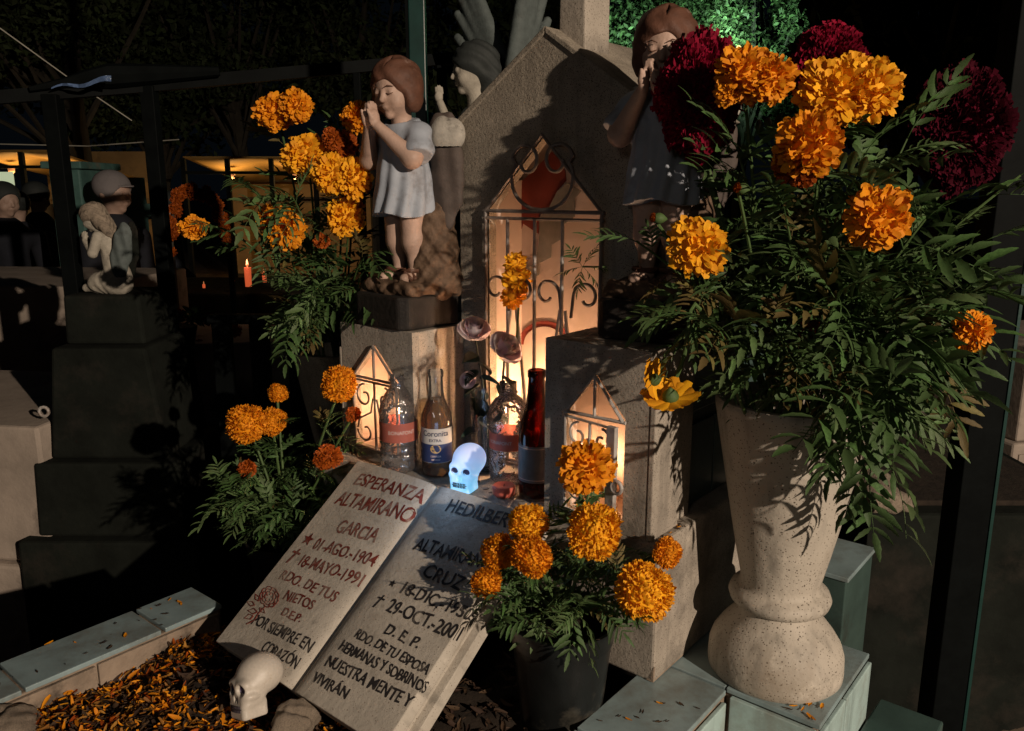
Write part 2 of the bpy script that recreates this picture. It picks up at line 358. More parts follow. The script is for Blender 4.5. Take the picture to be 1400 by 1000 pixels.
def head_sdf(q, ears=True):
    d = su(ell(q, (0, .12, .15), (.80, .92, .85)), ell(q, (0, -.2, -.32), (.62, .64, .68)), .25)
    d = ss(d, ell(q, (.32, -.98, .02), (.2, .2, .13)), .13); d = ss(d, ell(q, (-.32, -.98, .02), (.2, .2, .13)), .13)
    for s in (-1, 1):
        d = su(d, sph(q, (s*.3, -.69, .0), .14), .05); d = su(d, sph(q, (s*.36, -.52, -.38), .22), .2)
        if ears: d = su(d, ell(q, (s*.8, .1, -.12), (.1, .16, .24)), .06)
    d = su(d, cap(q, (0, -.78, .08), (0, -.93, -.24), .06, .11), .1)
    d = su(d, ell(q, (0, -.8, -.49), (.19, .1, .05)), .05); d = su(d, ell(q, (0, -.77, -.59), (.16, .1, .05)), .05)
    return su(d, sph(q, (0, -.62, -.83), .17), .15)
def head_marks(piv, pitch, yaw, s, parent, mt):
    m3 = Euler((pitch, 0, yaw)).to_matrix()
    mb = MB()
    for sg in (-1, 1):
        for (pts, r) in (([(sg*.14, -.885, .19), (sg*.3, -.86, .26), (sg*.48, -.72, .2)], .022), ([(sg*.17, -.83, -.02), (sg*.3, -.845, -.06), (sg*.43, -.76, -.02)], .024)):
            mb.tube([m3 @ Vector(p)*s + Vector(piv) for p in pts], [r*s*.6, r*s, r*s*.5], 6)
    return mb.build('painted_lashes', mt, parent, True)

# ================================================================== GROUND AND THE GRAVE'S OWN STRUCTURE
GZ = 0.0
mb = MB(); mb.add([(-120, -60, 0), (120, -60, 0), (120, 160, 0), (-120, 160, 0)], [(0, 1, 2, 3)])
g = mb.build('ground', M['ground']); struct(g)

# plinth of the monument (cement under tiles) : tiles are its parts
ZT = .70; ZS = .92
tomb = gthing('tomb', 'low tiled tomb frame under the stone book and bed of petals', 'tomb', 0, 0, 0)
mb = MB()
mb.box(-.785, -.695, -2.1, -.271, 0, ZT-.006)         # far kerb core
mb.box(-.025, .084, -2.1, .056, 0, ZT-.006)           # near kerb core
mb.box(.084, .216, .063, .276, 0, ZT-.006)             # platform for the vase
mb.box(-1.02, .084, .056, .70, 0, ZT-.006)
mb.build('kerb_core', M['mortar'], tomb, bevel=.002)
ti = {}
def tile(x0, x1, y0, y1, z0, z1, m, name='tile'):
    k = (round(x1-x0, 3), round(y1-y0, 3), round(z1-z0, 3), m)
    if k not in ti:
        b = MB(); b.box(0, x1-x0, 0, y1-y0, 0, z1-z0); me = mkmesh('tile', b.v, b.f); me.materials.append(M[m]); ti[k] = me
    o = link(name, ti[k], None, tomb, (x0+random.uniform(-.0006, .0006), y0, z0+random.uniform(-.0008, .0004)), (random.uniform(-.004, .004), random.uniform(-.004, .004), random.uniform(-.004, .004)))
    b = o.modifiers.new('bevel', 'BEVEL'); b.width = .0015; b.segments = 2
    return o
y = -.376
tile(-.79, -.69, -.372, -.271, ZT-.004, ZT+.004, 'tile_top')
while y > -2.0: tile(-.79, -.69, y-.205, y-.003, ZT-.004, ZT+.004, 'tile_top'); y -= .207
for x, z, l in ((-.695, .655, 0),):
    y = -.276
    while y > -2.0: tile(x, x+.007, y-.205, y-.002, .60, ZT-.008, 'mortar_face' if 'mortar_face' in M else 'mortar'); y -= .207
y = .056
first = True
while y > -2.0: tile(-.03, .088, y-.205, y-.003, ZT-.004, ZT+.004, 'tile_top'); y -= .207
y = .05
while y > -1.2:
    z = ZT-.008
    while z > .1: tile(.085, .092, y-.205, y-.003, z-.205, z-.003, 'tile_side'); z -= .207
    y -= .207
tile(.086, .2195, .058, .278, ZT-.003, ZT+.005, 'tile_top')
tile(-.02, .084, .059, .27, ZT-.004, ZT+.004, 'tile_top'); tile(-.02, .084, .273, .48, ZT-.004, ZT+.004, 'tile_top')
for z in (ZT-.006, ZT-.213, ZT-.42):
    tile(.093, .214, .054, .062, z-.204, z, 'tile_side'); 
    tile(.2165, .2235, .058, .155, z-.204, z, 'tile_side'); tile(.2165, .2235, .158, .276, z-.204, z, 'tile_side')
# tiled step beyond the vase
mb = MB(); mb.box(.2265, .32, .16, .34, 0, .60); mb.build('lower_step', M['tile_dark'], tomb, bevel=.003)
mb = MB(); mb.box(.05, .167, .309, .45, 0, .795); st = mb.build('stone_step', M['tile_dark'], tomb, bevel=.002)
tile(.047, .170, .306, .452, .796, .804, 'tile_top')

# shelf block, altar body
altar = gthing('altar', 'speckled stone altar block with a flat shelf under the bottles', 'altar', 0, 0, 0)
mb = MB(); mb.box(-.20, 0, 0, .45, ZT+.005, ZS); mb.box(-.72, -.2015, -.045, .45, ZT+.005, ZS-.002)
mb.build('shelf_block', M['ped'], altar, bevel=.004)
mb = MB(); mb.prism([(0, ZT+.006), (.0, ZT+.03), (-.012, ZT+.006)], -.0, .10, 'y'); mb.build('skirting', M['mortar'], altar)
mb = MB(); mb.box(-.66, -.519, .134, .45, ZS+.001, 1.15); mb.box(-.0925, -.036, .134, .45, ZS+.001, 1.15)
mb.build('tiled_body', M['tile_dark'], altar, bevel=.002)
for k in range(2):
    for j in range(2):
        b = MB(); b.box(-.035, -.031, .078+k*.15, .224+k*.15, ZS+.004+j*.15, ZS+.134+j*.15); b.build('tile', M['tile_dark'], altar, bevel=.0015)

# ------------------------------------------------------------------ pedestals with lantern niches
def gable(x0, x1, z0, zs, za): return [(x0, z0), (x1, z0), (x1, zs), ((x0+x1)/2, za), (x0, zs)]
def pedestal(u0, u1, z0, z1, n0, n1, nz0, nzs, nza, label, vd=.13):
    t = gthing('pedestal', label, 'pedestal', 0, 0, 0, 'pedestals under the painted angels')
    plate([(u0, z0), (u1, z0), (u1, z1), (u0, z1)], [gable(n0, n1, nz0, nzs, nza)], 0, .014, 'front_panel', M['ped'], t, .002)
    b = MB(); b.box(u0, n0-.004, .0145, vd, z0, z1-.0005); b.box(n1+.004, u1, .0145, vd, z0, z1-.0005)
    b.box(n0-.0035, n1+.0035, .0145, vd, nza+.012, z1-.0005); b.build('side_wall', M['ped'], t, bevel=.002)
    b = MB(); b.box(n0-.0035, n1+.0035, .085, vd, z0, nza+.011); b.box(n0-.0035, n1+.0035, .0145, .0845, z0, nz0-.001)
    b.build('niche_back', M['niche'], t)
    b = MB(); b.box(n0-.0037, n0-.0032, .0145, .0845, nz0, nza+.01); b.box(n1+.0032, n1+.0037, .0145, .0845, nz0, nza+.01); b.build('niche_lining', M['niche'], t)
    return t
def flat_bar(mb, pts, w=.0022, d=.006): mb.tube([(p[0], 0, p[1]) for p in pts], w, 6, None); return mb
def spiral(cx, cz, r0, r1, a0, a1, n=26): return [(cx+(r0+(r1-r0)*i/n)*math.cos(a0+(a1-a0)*i/n), cz+(r0+(r1-r0)*i/n)*math.sin(a0+(a1-a0)*i/n)) for i in range(n+1)]
pL = pedestal(-.675, -.485, ZS-.001, 1.165, -.642, -.522, .935, 1.072, 1.133, 'speckled stone pedestal with the brightly lit niche, under the blue robed angel')
pR = pedestal(-.2, -.022, ZS-.001, 1.19, -.158, -.06, .935, 1.090, 1.148, 'speckled stone pedestal with the open white grille door, under the shaded angel')
b = MB(); b.prism([(-.001, ZS), (-.001, 1.118), (.03, 1.112), (.078, ZS)], -.0215, -.012, 'x'); b.build('buttress', M['ped'], pR, bevel=.002)
b = MB(); b.prism([(-.001, ZS), (-.001, 1.118), (.03, 1.112), (.078, ZS)], -.682, -.676, 'x'); b.build('buttress', M['ped'], pL, bevel=.002)
def grille(par, n0, n1, nz0, nzs, nza, mt, y=-.004, hinge=None, name='grille'):
    w = n1-n0; cx = (n0+n1)/2
    b = MB()
    def fr(pts, w_=.0026): b.tube([(p[0], y, p[1]) for p in pts], w_, 6)
    fr([(n0, nzs), (cx, nza), (n1, nzs)]); fr([(n0-.004, nzs), (n1+.004, nzs)]); fr([(cx, nzs), (cx, nza)])
    b.build('gable_frame', mt, par, True)
    # door: own frame with scrolls, hinged on the side
    b = MB(); h = nzs-.006-nz0
    def P(p): return (p[0], 0, p[1])
    b.tube([P(p) for p in [(0, 0), (w, 0), (w, h), (0, h), (0, 0)]], .003, 6)
    b.tube([P(p) for p in [(w/2, 0), (w/2, h)]], .0024, 6)
    for s in (-1, 1):
        c = w/2+s*w*.24; r = w*.2
        top = spiral(c, h-r*1.25, r, r*.28, PI*.5 if s > 0 else PI*.5, (PI*.5-s*2.1*PI))
        b.tube([P(p) for p in top], .002, 6)
        s1 = [(c-s*r*math.cos(t)*1.0, h-r*1.25 - r*.1) for t in (0,)]
        b.tube([P(p) for p in [(c-s*r, h-r*1.3), (c-s*r*.7, h*.55), (c+s*r*.7, h*.42), (c+s*r*.95, h*.28)]], .002, 6)
        b.tube([P(p) for p in spiral(c, h*.25, r*.95, r*.3, 0 if s > 0 else PI, (-s*1.6*PI if s > 0 else PI+1.6*PI))], .002, 6)
    d = b.build('grille_door', mt, par, True)
    if hinge is None: d.location = (n0, y, nz0)
    else: d.location = (n1 if hinge > 0 else n0, y, nz0); d.rotation_euler = (0, 0, hinge)
    return d
grille(pL, -.640, -.524, .937, 1.070, 1.131, M['iron'])
dR = grille(pR, -.157, -.061, .937, 1.086, 1.146, M['iron_white'])
dR.location = (-.157, -.006, .937); dR.rotation_euler = (0, 0, R(-9))
b = MB(); b.box(.084, .1, -.004, .004, -.0, .148); b.box(.1, .106, -.003, .003, .06, .085); b.lathe([(.011, -.002), (.011, .002)], 20)
bb = MB(); bb.box(.082, .098, -.004, .004, -.001, .146); bb.build('door_stile', M['iron_white'], dR, bevel=.001)
bb = MB(); bb.tube([(.104+.009*math.cos(a), -.004, .062+.009*math.sin(a)) for a in [i*PI/8 for i in range(17)]], .0028, 8); bb.box(.096, .103, -.006, -.002, .056, .068); bb.build('door_latch', M['iron_white'], dR, True)

def point(name, p, e, col, r=.01):
    l = bpy.data.lights.new(name, 'POINT'); l.energy = e; l.color = col; l.shadow_soft_size = r
    o = bpy.data.objects.new(name, l); COL.objects.link(o); o.location = p; return o
WARM = (1, .56, .30)
def candle(u, v, z, h, r, label, e, wax='wax', group='candles burning on the monument', rz=0):
    t = gthing('candle', label, 'candle', u, v, z, group)
    b = MB(); b.lathe([(r*.98, 0), (r, .002), (r, h-.002), (r*.9, h), (r*.3, h-.002)], 24); b.build('wax', M[wax], t, True)
    b = MB(); b.tube([(0, 0, h-.002), (.001, 0, h+.006)], .0008, 5); b.build('wick', M['black_ink'], t)
    b = MB(); b.lathe([(.0005, h+.003), (.0035, h+.009), (.0032, h+.014), (.0012, h+.022), (.0002, h+.027)], 12); b.build('flame', M['flame'], t, True)
    p = W(u, v, z+h+.02); point('candle_light', p, e, WARM, .008)
    return t
candle(-.575, .045, .935, .055, .018, 'stub of candle burning inside the niche under the blue robed angel', .75)
candle(-.128, .055, .935, .045, .018, 'stub of candle burning behind the open white grille door', .30)

# ------------------------------------------------------------------ central chapel
ch = gthing('chapel', 'tall gabled granite chapel with an arched grille niche in its face', 'chapel', 0, 0, 0)
u0, u1, uc = -.492, -.118, -.305; ze, za = 1.512, 1.642
NI = (-.424, -.190, .925, 1.369, 1.485)
plate([(u0, ZS+.001), (u1, ZS+.001), (u1, ze), (uc, za), (u0, ze)], [gable(*NI)], .1315, .150, 'front_wall', M['chapel'], ch, .002)
b = MB()
b.prism([(u0, ZS+.001), (NI[0]-.004, ZS+.001), (NI[0]-.004, ze+.03), (u0, ze-.0008)], .1505, .40)
b.prism([(u1, ZS+.001), (NI[1]+.004, ZS+.001), (NI[1]+.004, ze+.03), (u1, ze-.0008)], .1505, .40)
b.build('side_wall', M['chapel'], ch)
b = MB()
b.prism([(u0-.001, ze-.002), (uc, za-.001), (uc, za+.010), (u0-.014, ze+.003)], .128, .42)
b.build('roof_slope', M['chapel'], ch, bevel=.002)
b = MB(); b.prism([(uc+.0003, za-.001), (u1+.001, ze-.002), (u1+.014, ze+.003), (uc+.0003, za+.010)], .128, .42)
b.build('roof_slope', M['chapel'], ch, bevel=.002)
b = MB(); b.box(NI[0]-.0035, NI[1]+.0035, .225, .24, ZS+.0015, 1.53); b.build('niche_back', M['niche'], ch)
b = MB(); b.box(NI[0]-.0036, NI[0]-.002, .1505, .2245, ZS+.002, 1.42); b.box(NI[1]+.002, NI[1]+.0036, .1505, .2245, ZS+.002, 1.42); b.build('niche_lining', M['niche'], ch)
# cross post on the roof
b = MB(); b.prism([(-.305, .0), (-.253, .0), (-.259, .62), (-.299, .62)], .165, .235, 'y')
cp = b.build('cross', M['ped'], ch, bevel=.003); cp.location = (0, 0, 1.585)
b = MB(); b.box(-.42, -.14, .17, .23, 1.585+.37, 1.585+.44); b.build('cross_arm', M['ped'], ch, bevel=.003)
# painting in the niche: flat painted shapes on the back wall (a plain robed figure)
def paint(pts, name, m, y, par): b = MB(); b.prism(pts, y, y-.0012, 'y'); return b.build(name, M[m], par)
vn_ = Vector((VV[0], VV[1], 0))
def nich(X, Y):                                  # a point of the picture on the niche's back wall
    p = onplane(640+X/3.571, 180+Y/3.571, W(0, .2245, 1), vn_); q = np.array(p[:2])-C0; return (float(q@UU), p.z)
paint([nich(*p) for p in [(180, 780), (188, 560), (190, 350), (215, 290), (300, 210), (360, 150), (410, 100), (440, 130), (475, 190), (480, 240), (430, 300), (400, 370), (352, 400), (345, 500), (270, 450), (250, 520), (228, 640)]], 'painted_robe', 'robe_red', .2245, ch)
sc_ = [(400, 370), (440, 290), (490, 250), (555, 290)]
for k in range(9): t_ = k/8; sc_.append((540-230*t_+(12 if k % 2 else -14), 330+400*t_**.8+(10 if k % 2 else -6)))
sc_ += [(265, 740), (250, 690), (330, 640), (350, 540), (352, 420)]
paint([nich(*p) for p in sc_], 'painted_scroll', 'robe_pale', .2230, ch)
paint([nich(375+130*math.cos(a), 1040-115*math.sin(a)) for a in np.linspace(0, PI, 18)], 'painted_arc', 'robe_red', .2245, ch)
paint([nich(375+100*math.cos(a), 1040-88*math.sin(a)) for a in np.linspace(0, PI, 18)], 'painted_disc', 'niche', .2230, ch)
# grille of the niche
b = MB()
def bt(pts, r=.0028, y=.124, bb=None): (bb or b).tube([(p[0], y, p[1]) for p in pts], r, 6)
x0, x1, z0, zs, zp = -.426, -.188, .925, 1.368, 1.489
bt([(x0, z0), (x0, zs), (uc, zp), (x1, zs), (x1, z0)], .0034); bt([(x0-.004, zs), (x1+.004, zs)], .0034); bt([(x0-.004, zs-.012), (x1+.004, zs-.012)], .003)
bt([(x0, z0+.006), (x1, z0+.006)], .003)
b.build('grille_frame', M['iron'], ch, True)
for k, x in enumerate((-.376, -.318, -.262, -.236)[:3]):
    b = MB(); bt([(x, z0), (x, zs-.012)], .0032); b.build('bar', M['iron_white'], ch, True)
for xa, xb in ((-.372, -.412), (-.362, -.325), (-.268, -.315), (-.258, -.222)):
    b = MB(); bt([(xb, z0), (xa, 1.21)], .0029, .1285); b.build('bar', M['iron_white'], ch, True)
b = MB(); cxh, czh = uc, 1.42
for s in (-1, 1):
    pts = [(cxh, zs+.003)] + [(cxh+s*.062*math.sin(t), zs+.052-.050*math.cos(t)) for t in np.linspace(.35, 2.1, 12)]
    pts += spiral(cxh+s*.031, zs+.079, .031, .010, (PI/2-s*PI*.42), (PI/2-s*PI*.42)+s*PI*2.0, 26)
    bt(pts, .003)
b.build('heart_scroll', M['iron'], ch, True)
for (cx_, s) in ((-.40, -1), (-.345, 1), (-.29, -1), (-.215, 1)):
    b = MB(); bt([(cx_-s*.028, 1.20)] + spiral(cx_+s*.002, 1.235, .026, .009, PI*(1.0 if s > 0 else 0), PI*(1.0 if s > 0 else 0)-s*PI*1.8), .0027); b.build('scroll', M['iron'], ch, True)
candle(-.337, .178, ZS+.001, .06, .02, 'tall bright candle burning low inside the central grille niche', 4.4)
candle(-.265, .20, ZS+.001, .03, .02, 'short candle stub beside the tall one in the central niche', 1.0)

# ================================================================== THE STONE BOOK
Bx = Vector((UU[0], UU[1], 0)); Bs = (W(0, -.05, .925)-W(0, -.34, .712)); BL = Bs.length; Bs.normalize(); Bn = Bx.cross(Bs)
B0 = W(-.385, -.34, .712)
book = thing('stone_book', 'open stone book lettered in red and black with names and dates', 'stone book', B0)
book.rotation_euler = Matrix((Bx, Bs, Bn)).transposed().to_euler()
HW = .195
def pageh(x): a = min(1, abs(x)/HW); return .009*(1-math.exp(-a*9)) - .005*a*a - .007*math.exp(-a*40)
xs = [HW*math.copysign(abs(t)**1.3, t) for t in np.linspace(-1, 1, 41)]
sec = [(x, pageh(x)) for x in xs] + [(.199, -.004), (.200, -.013), (.193, -.0145), (.193, -.026), (.206, -.028), (.208, -.046), (-.208, -.046), (-.206, -.028), (-.193, -.026), (-.193, -.0145), (-.200, -.013), (-.199, -.004)]
b = MB(); b.prism(sec[::-1], -.006, BL+.004, 'y')
bk = b.build('pages', M['book'], book, True, ang=25, bevel=.0012)
b = MB(); b.box(-.185, .185, .02, BL-.02, -.075, -.0465); b.build('book_rest', M['mortar'], book)
def b2l(p): d = p-B0; return np.array([d.dot(Bx), d.dot(Bs)])
def zpx(X, Y, o=(280, 630), k=2.703): return (o[0]+X/k, o[1]+Y/k)
def bookpt(X, Y):
    q = None; off = 0
    for _ in range(3): q = b2l(onplane(*zpx(X, Y), B0+Bn*off, Bn)); off = pageh(q[0])
    return q
def conform(v, f, name, m):
    vv = [(x, y, pageh(x)+.0009) for x, y in v]; return link(name, mkmesh(name, vv, f), m, book)
def bline(s, p0, p1, pt, m='black_ink', shear=0.0, bold=0):
    a, b_, t = bookpt(*p0), bookpt(*p1), bookpt(*pt)
    v, f = textmesh(s, shear)
    x0, x1 = v[:, 0].min(), v[:, 0].max(); hh = textmesh('E')[0][:, 1].max()
    d = b_-a; L = np.linalg.norm(d); d /= L; nrm = np.array([-d[1], d[0]]); ht = (t-a)@nrm
    out = [a + d*((x-x0)/(x1-x0)*L) + nrm*(y/hh*ht) for x, y, _ in v]
    q_ = random.uniform(0, 9); out = [np.array([p[0]+.0007*math.sin(p[1]*310+q_)+.0005*math.sin(p[0]*190+q_), p[1]+.0008*math.sin(p[0]*140+q_)+.0005*math.sin(p[0]*420+p[1]*200)]) for p in out]
    return conform(out, f, 'inscription', M[m])
bline('ESPERANZA', (550, 88), (800, 162), (572, 45), 'red_ink', .05)
bline('ALTAMIRANO', (478, 160), (760, 238), (505, 112), 'red_ink', .05)
bline('GARCIA', (482, 262), (628, 305), (505, 216), 'red_ink')
bline('01-AGO.-1904', (396, 326), (622, 397), (415, 285), 'red_ink', .05)
bline('18-MAYO-1991', (343, 386), (575, 470), (362, 345), 'red_ink', .05)
bline('RDO. DE TUS', (275, 436), (480, 524), (300, 404), 'red_ink')
bline('NIETOS', (290, 512), (395, 552), (307, 478), 'red_ink')
bline('D.E.P.', (280, 572), (350, 600), (295, 543), 'red_ink')
bline('POR SIEMPRE EN', (172, 603), (387, 710), (196, 566))
bline('CORAZÓN', (205, 703), (337, 771), (226, 664))
bline('HEDILBERTO', (888, 186), (1190, 268), (905, 140), 'black_ink')
bline('ALTAMIRANO', (770, 327), (1050, 410), (795, 283), 'black_ink')
bline('CRUZ', (800, 427), (945, 482), (822, 380))
bline('18-DIC.-1950', (720, 490), (978, 593), (742, 448), 'black_ink', .05)
bline('29-OCT.-2001', (668, 555), (932, 668), (692, 508))
bline('D. E. P.', (663, 638), (785, 698), (682, 600))
bline('RDO. DE TU ESPOSA', (553, 655), (822, 796), (572, 622))
bline('HERMANAS Y SOBRINOS', (495, 700), (812, 860), (514, 664))
bline('NUESTRA MENTE Y', (443, 757), (755, 918), (466, 718))
bline('VIVIRÁN', (393, 815), (518, 882), (412, 778))
def glyph(poly_px, name, m):
    b = MB(); pts = [bookpt(*p) for p in poly_px]
    b.add([(p[0], p[1], pageh(p[0])+.0009) for p in pts], [tuple(range(len(pts)))]); return b.build(name, M[m], book)
def star(cx, cy, r, m):
    c = bookpt(cx, cy); e = bookpt(cx+r, cy); R_ = np.linalg.norm(e-c)
    v = [(c[0], c[1])] + [(c[0]+R_*(1 if k % 2 == 0 else .42)*math.sin(k*PI/5), c[1]+R_*(1 if k % 2 == 0 else .42)*math.cos(k*PI/5)) for k in range(10)]
    conform(v, [(0, k+1, (k+1) % 10+1) for k in range(10)], 'star', M[m])
def cross(cx, cy, r, m):
    c = bookpt(cx, cy); e = bookpt(cx+r, cy); q = np.linalg.norm(e-c)
    sh = .25
    for pts in ([(-.16, -1.1), (.16, -1.1), (.13, 1), (-.13, 1)], [(-.7, .28), (-.17, .3), (-.15, .56), (-.66, .58)], [(.17, .3), (.7, .28), (.66, .58), (.15, .56)]):
        conform([(c[0]+q*(x+sh*y), c[1]+q*y) for x, y in pts], [(0, 1, 2, 3)], 'cross_mark', M[m])
star(384, 292, 22, 'red_ink'); cross(330, 352, 24, 'red_ink'); star(695, 455, 14, 'black_ink'); cross(645, 520, 22, 'black_ink')
# outline rose
b = MB()
def rl(pts, w=2.2):
    P = [bookpt(*p) for p in pts]
    b.tube([(p[0], p[1], pageh(p[0])+.0006) for p in P], .0009, 5)
rc = (240, 505)
for k, (r0, r1) in enumerate(((8, 14), (18, 24), (28, 33))):
    n = 5+k*2
    for j in range(n):
        a0 = 2*PI*j/n+k*.4; rl([(rc[0]+r0*.9*math.cos(a0), rc[1]+r0*math.sin(a0))] + [(rc[0]+(r1+4*math.sin(PI*t))*.95*math.cos(a0+t*2*PI/n*1.15), rc[1]+(r1+6*math.sin(PI*t))*math.sin(a0+t*2*PI/n*1.15)) for t in (.1, .3, .5, .7, .9)])
rl([(225, 540), (200, 565), (185, 590), (155, 605)])
for (x, y, dx, dy) in ((200, 520, -12, -26), (185, 535, -28, -12), (195, 560, -35, -5), (180, 575, -32, 8), (205, 545, 18, 20)):
    rl([(x, y), (x+dx*.4-dy*.3, y+dy*.4+dx*.3), (x+dx, y+dy), (x+dx*.4+dy*.3, y+dy*.4-dx*.3), (x, y)])
b.build('rose_drawing', M['red_ink'], book)

# ================================================================== VASE
def vase(u, v, label, s=1., m='vase', z=ZT+.005):
    t = gthing('stone_vase', label, 'vase', u, v, z, 'stone vases of the tomb')
    prof = [(.0, 0), (.094, 0), (.0965, .003), (.097, .012), (.096, .034), (.0915, .048), (.082, .063), (.071, .077), (.0605, .088), (.0570, .097), (.0550, .103), (.062, .1055), (.070, .111), (.0725, .119), (.069, .128), (.061, .132), (.0570, .137), (.0565, .146)] + [(.0565+.0475*((q-.146)/.246)**.93, q) for q in (.19, .24, .29, .34, .392)] + [(.106, .403), (.1065, .409), (.104, .414), (.097, .415), (.092, .411), (.089, .38), (.05, .2), (.0, .19)]
    b = MB(); b.lathe([(r*s, q*s) for r, q in prof], 72, cap=False); b.build('vase_body', M[m], t, True, ang=50); return t
vR = vase(.117, .155, 'big speckled stone vase on the tiled platform, full of marigolds and cockscomb')
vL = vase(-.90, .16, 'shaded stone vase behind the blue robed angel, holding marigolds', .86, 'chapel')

# ================================================================== SKULLS
def skull_mesh():
    def f(X, Y, Z):
        q = (X, Y, Z)
        d = ell(q, (0, .14, .30), (.77, .86, .74))
        d = su(d, rbox(q, (0, -.40, -.25), (.60, .45, .50), .24), .3)
        for s in (-1, 1): d = su(d, ell(q, (s*.5, -.5, -.28), (.2, .28, .14)), .12); d = su(d, ell(q, (s*.30, -.68, .16), (.26, .14, .1)), .16)
        d = su(d, rbox(q, (0, -.36, -.80), (.53, .50, .32), .16), .1)
        d = su(d, ell(q, (0, -.72, -.68), (.36, .15, .17)), .06)
        for s in (-1, 1): d = ss(d, ell(q, (s*.31, -.90, -.04), (.23, .30, .21)), .06); d = ss(d, ell(q, (s*.9, -.1, -.75), (.4, .5, .3)), .2)
        d = ss(d, ell(q, (.07, -.92, -.36), (.065, .2, .13)), .04); d = ss(d, ell(q, (-.07, -.92, -.36), (.065, .2, .13)), .04)
        return np.maximum(d, -1.06-Z)
    return sdf_mesh(f, (-1, -1.15, -1.15), (1, 1.3, 1.25), 84, 'skull')
SK = skull_mesh()
def skull(label, p, s, rz, m, tilt=0):
    t = thing('skull', label, 'skull', p, rz, 'small toy skulls on the tomb'); t.rotation_euler = (tilt, 0, rz); t.scale = (s, s, s)
    o = link('cranium', SK.copy(), M[m], t, (0, 0, 1.06))
    b = MB()
    for sg in (-1, 1): b.add([(sg*.31+.15*math.cos(a), -.735+.0*a, 1.0+.135*math.sin(a)) for a in np.linspace(0, 2*PI, 17)[:-1]], [tuple(range(16))])
    for sg in (-1, 1): b.lathe([(.001, 0), (.15, .02), (.15, .05), (.001, .06)], 14)
    b = MB()
    for sg in (-1, 1):
        v = []; 
        for j in range(5):
            r = [.02, .09, .135, .16, .175][j]
            for k in range(16): a = 2*PI*k/16; v.append((sg*.31+r*math.cos(a), -.65-.03*(j == 4)-.02*j*0-(.06*(j/4)), 1.0+r*.9*math.sin(a)))
        b.add(v, [(j*16+k, j*16+(k+1) % 16, (j+1)*16+(k+1) % 16, (j+1)*16+k) for j in range(4) for k in range(16)] + [tuple(range(16))])
    b.build('eye_socket', M['eye'], t)
    b = MB()
    for row, zz in ((0, .45), (1, .315)):
        for k in range(9):
            a = (k-4)*.155; x = .44*math.sin(a*1.25); y = -.775-.145*math.cos(a*1.25)
            b.box(x-.018, x+.018, y-.012, y+.03, zz-.045, zz+.045)
    b.tube([(.47*math.sin(a), -.775-.15*math.cos(a)-.006, .382+.008*math.sin(a*9)) for a in np.linspace(-1, 1, 12)], .014, 6)
    b.build('teeth_lines', M['ink'], t)
    return t
skull('small toy skull glowing ice blue on the shelf before the bottles', W(-.355, -.004, ZS+.0005), .0352, R(-26), 'glow')
gp = W(-.37, -.03, ZS+.045); point('skull_light', gp + Vector((-.02, -.06, .015)), .13, (.35, .6, 1), .03)
ws = skull('white unlit toy skull resting on the orange petals by the stone book', Vector((onz(358, 974, .679))), 0.0385, R(-56), 'white_skull', R(-30))
f_ = Vector((-.70, -.72, .16)).normalized(); up = Vector((-.02, .40, .92)); y_ = -f_; x_ = y_.cross(up).normalized(); z_ = x_.cross(y_)
ws.rotation_euler = Matrix((x_, y_, z_)).transposed().to_euler(); ws.location.z += .008; ws.location.y -= .012

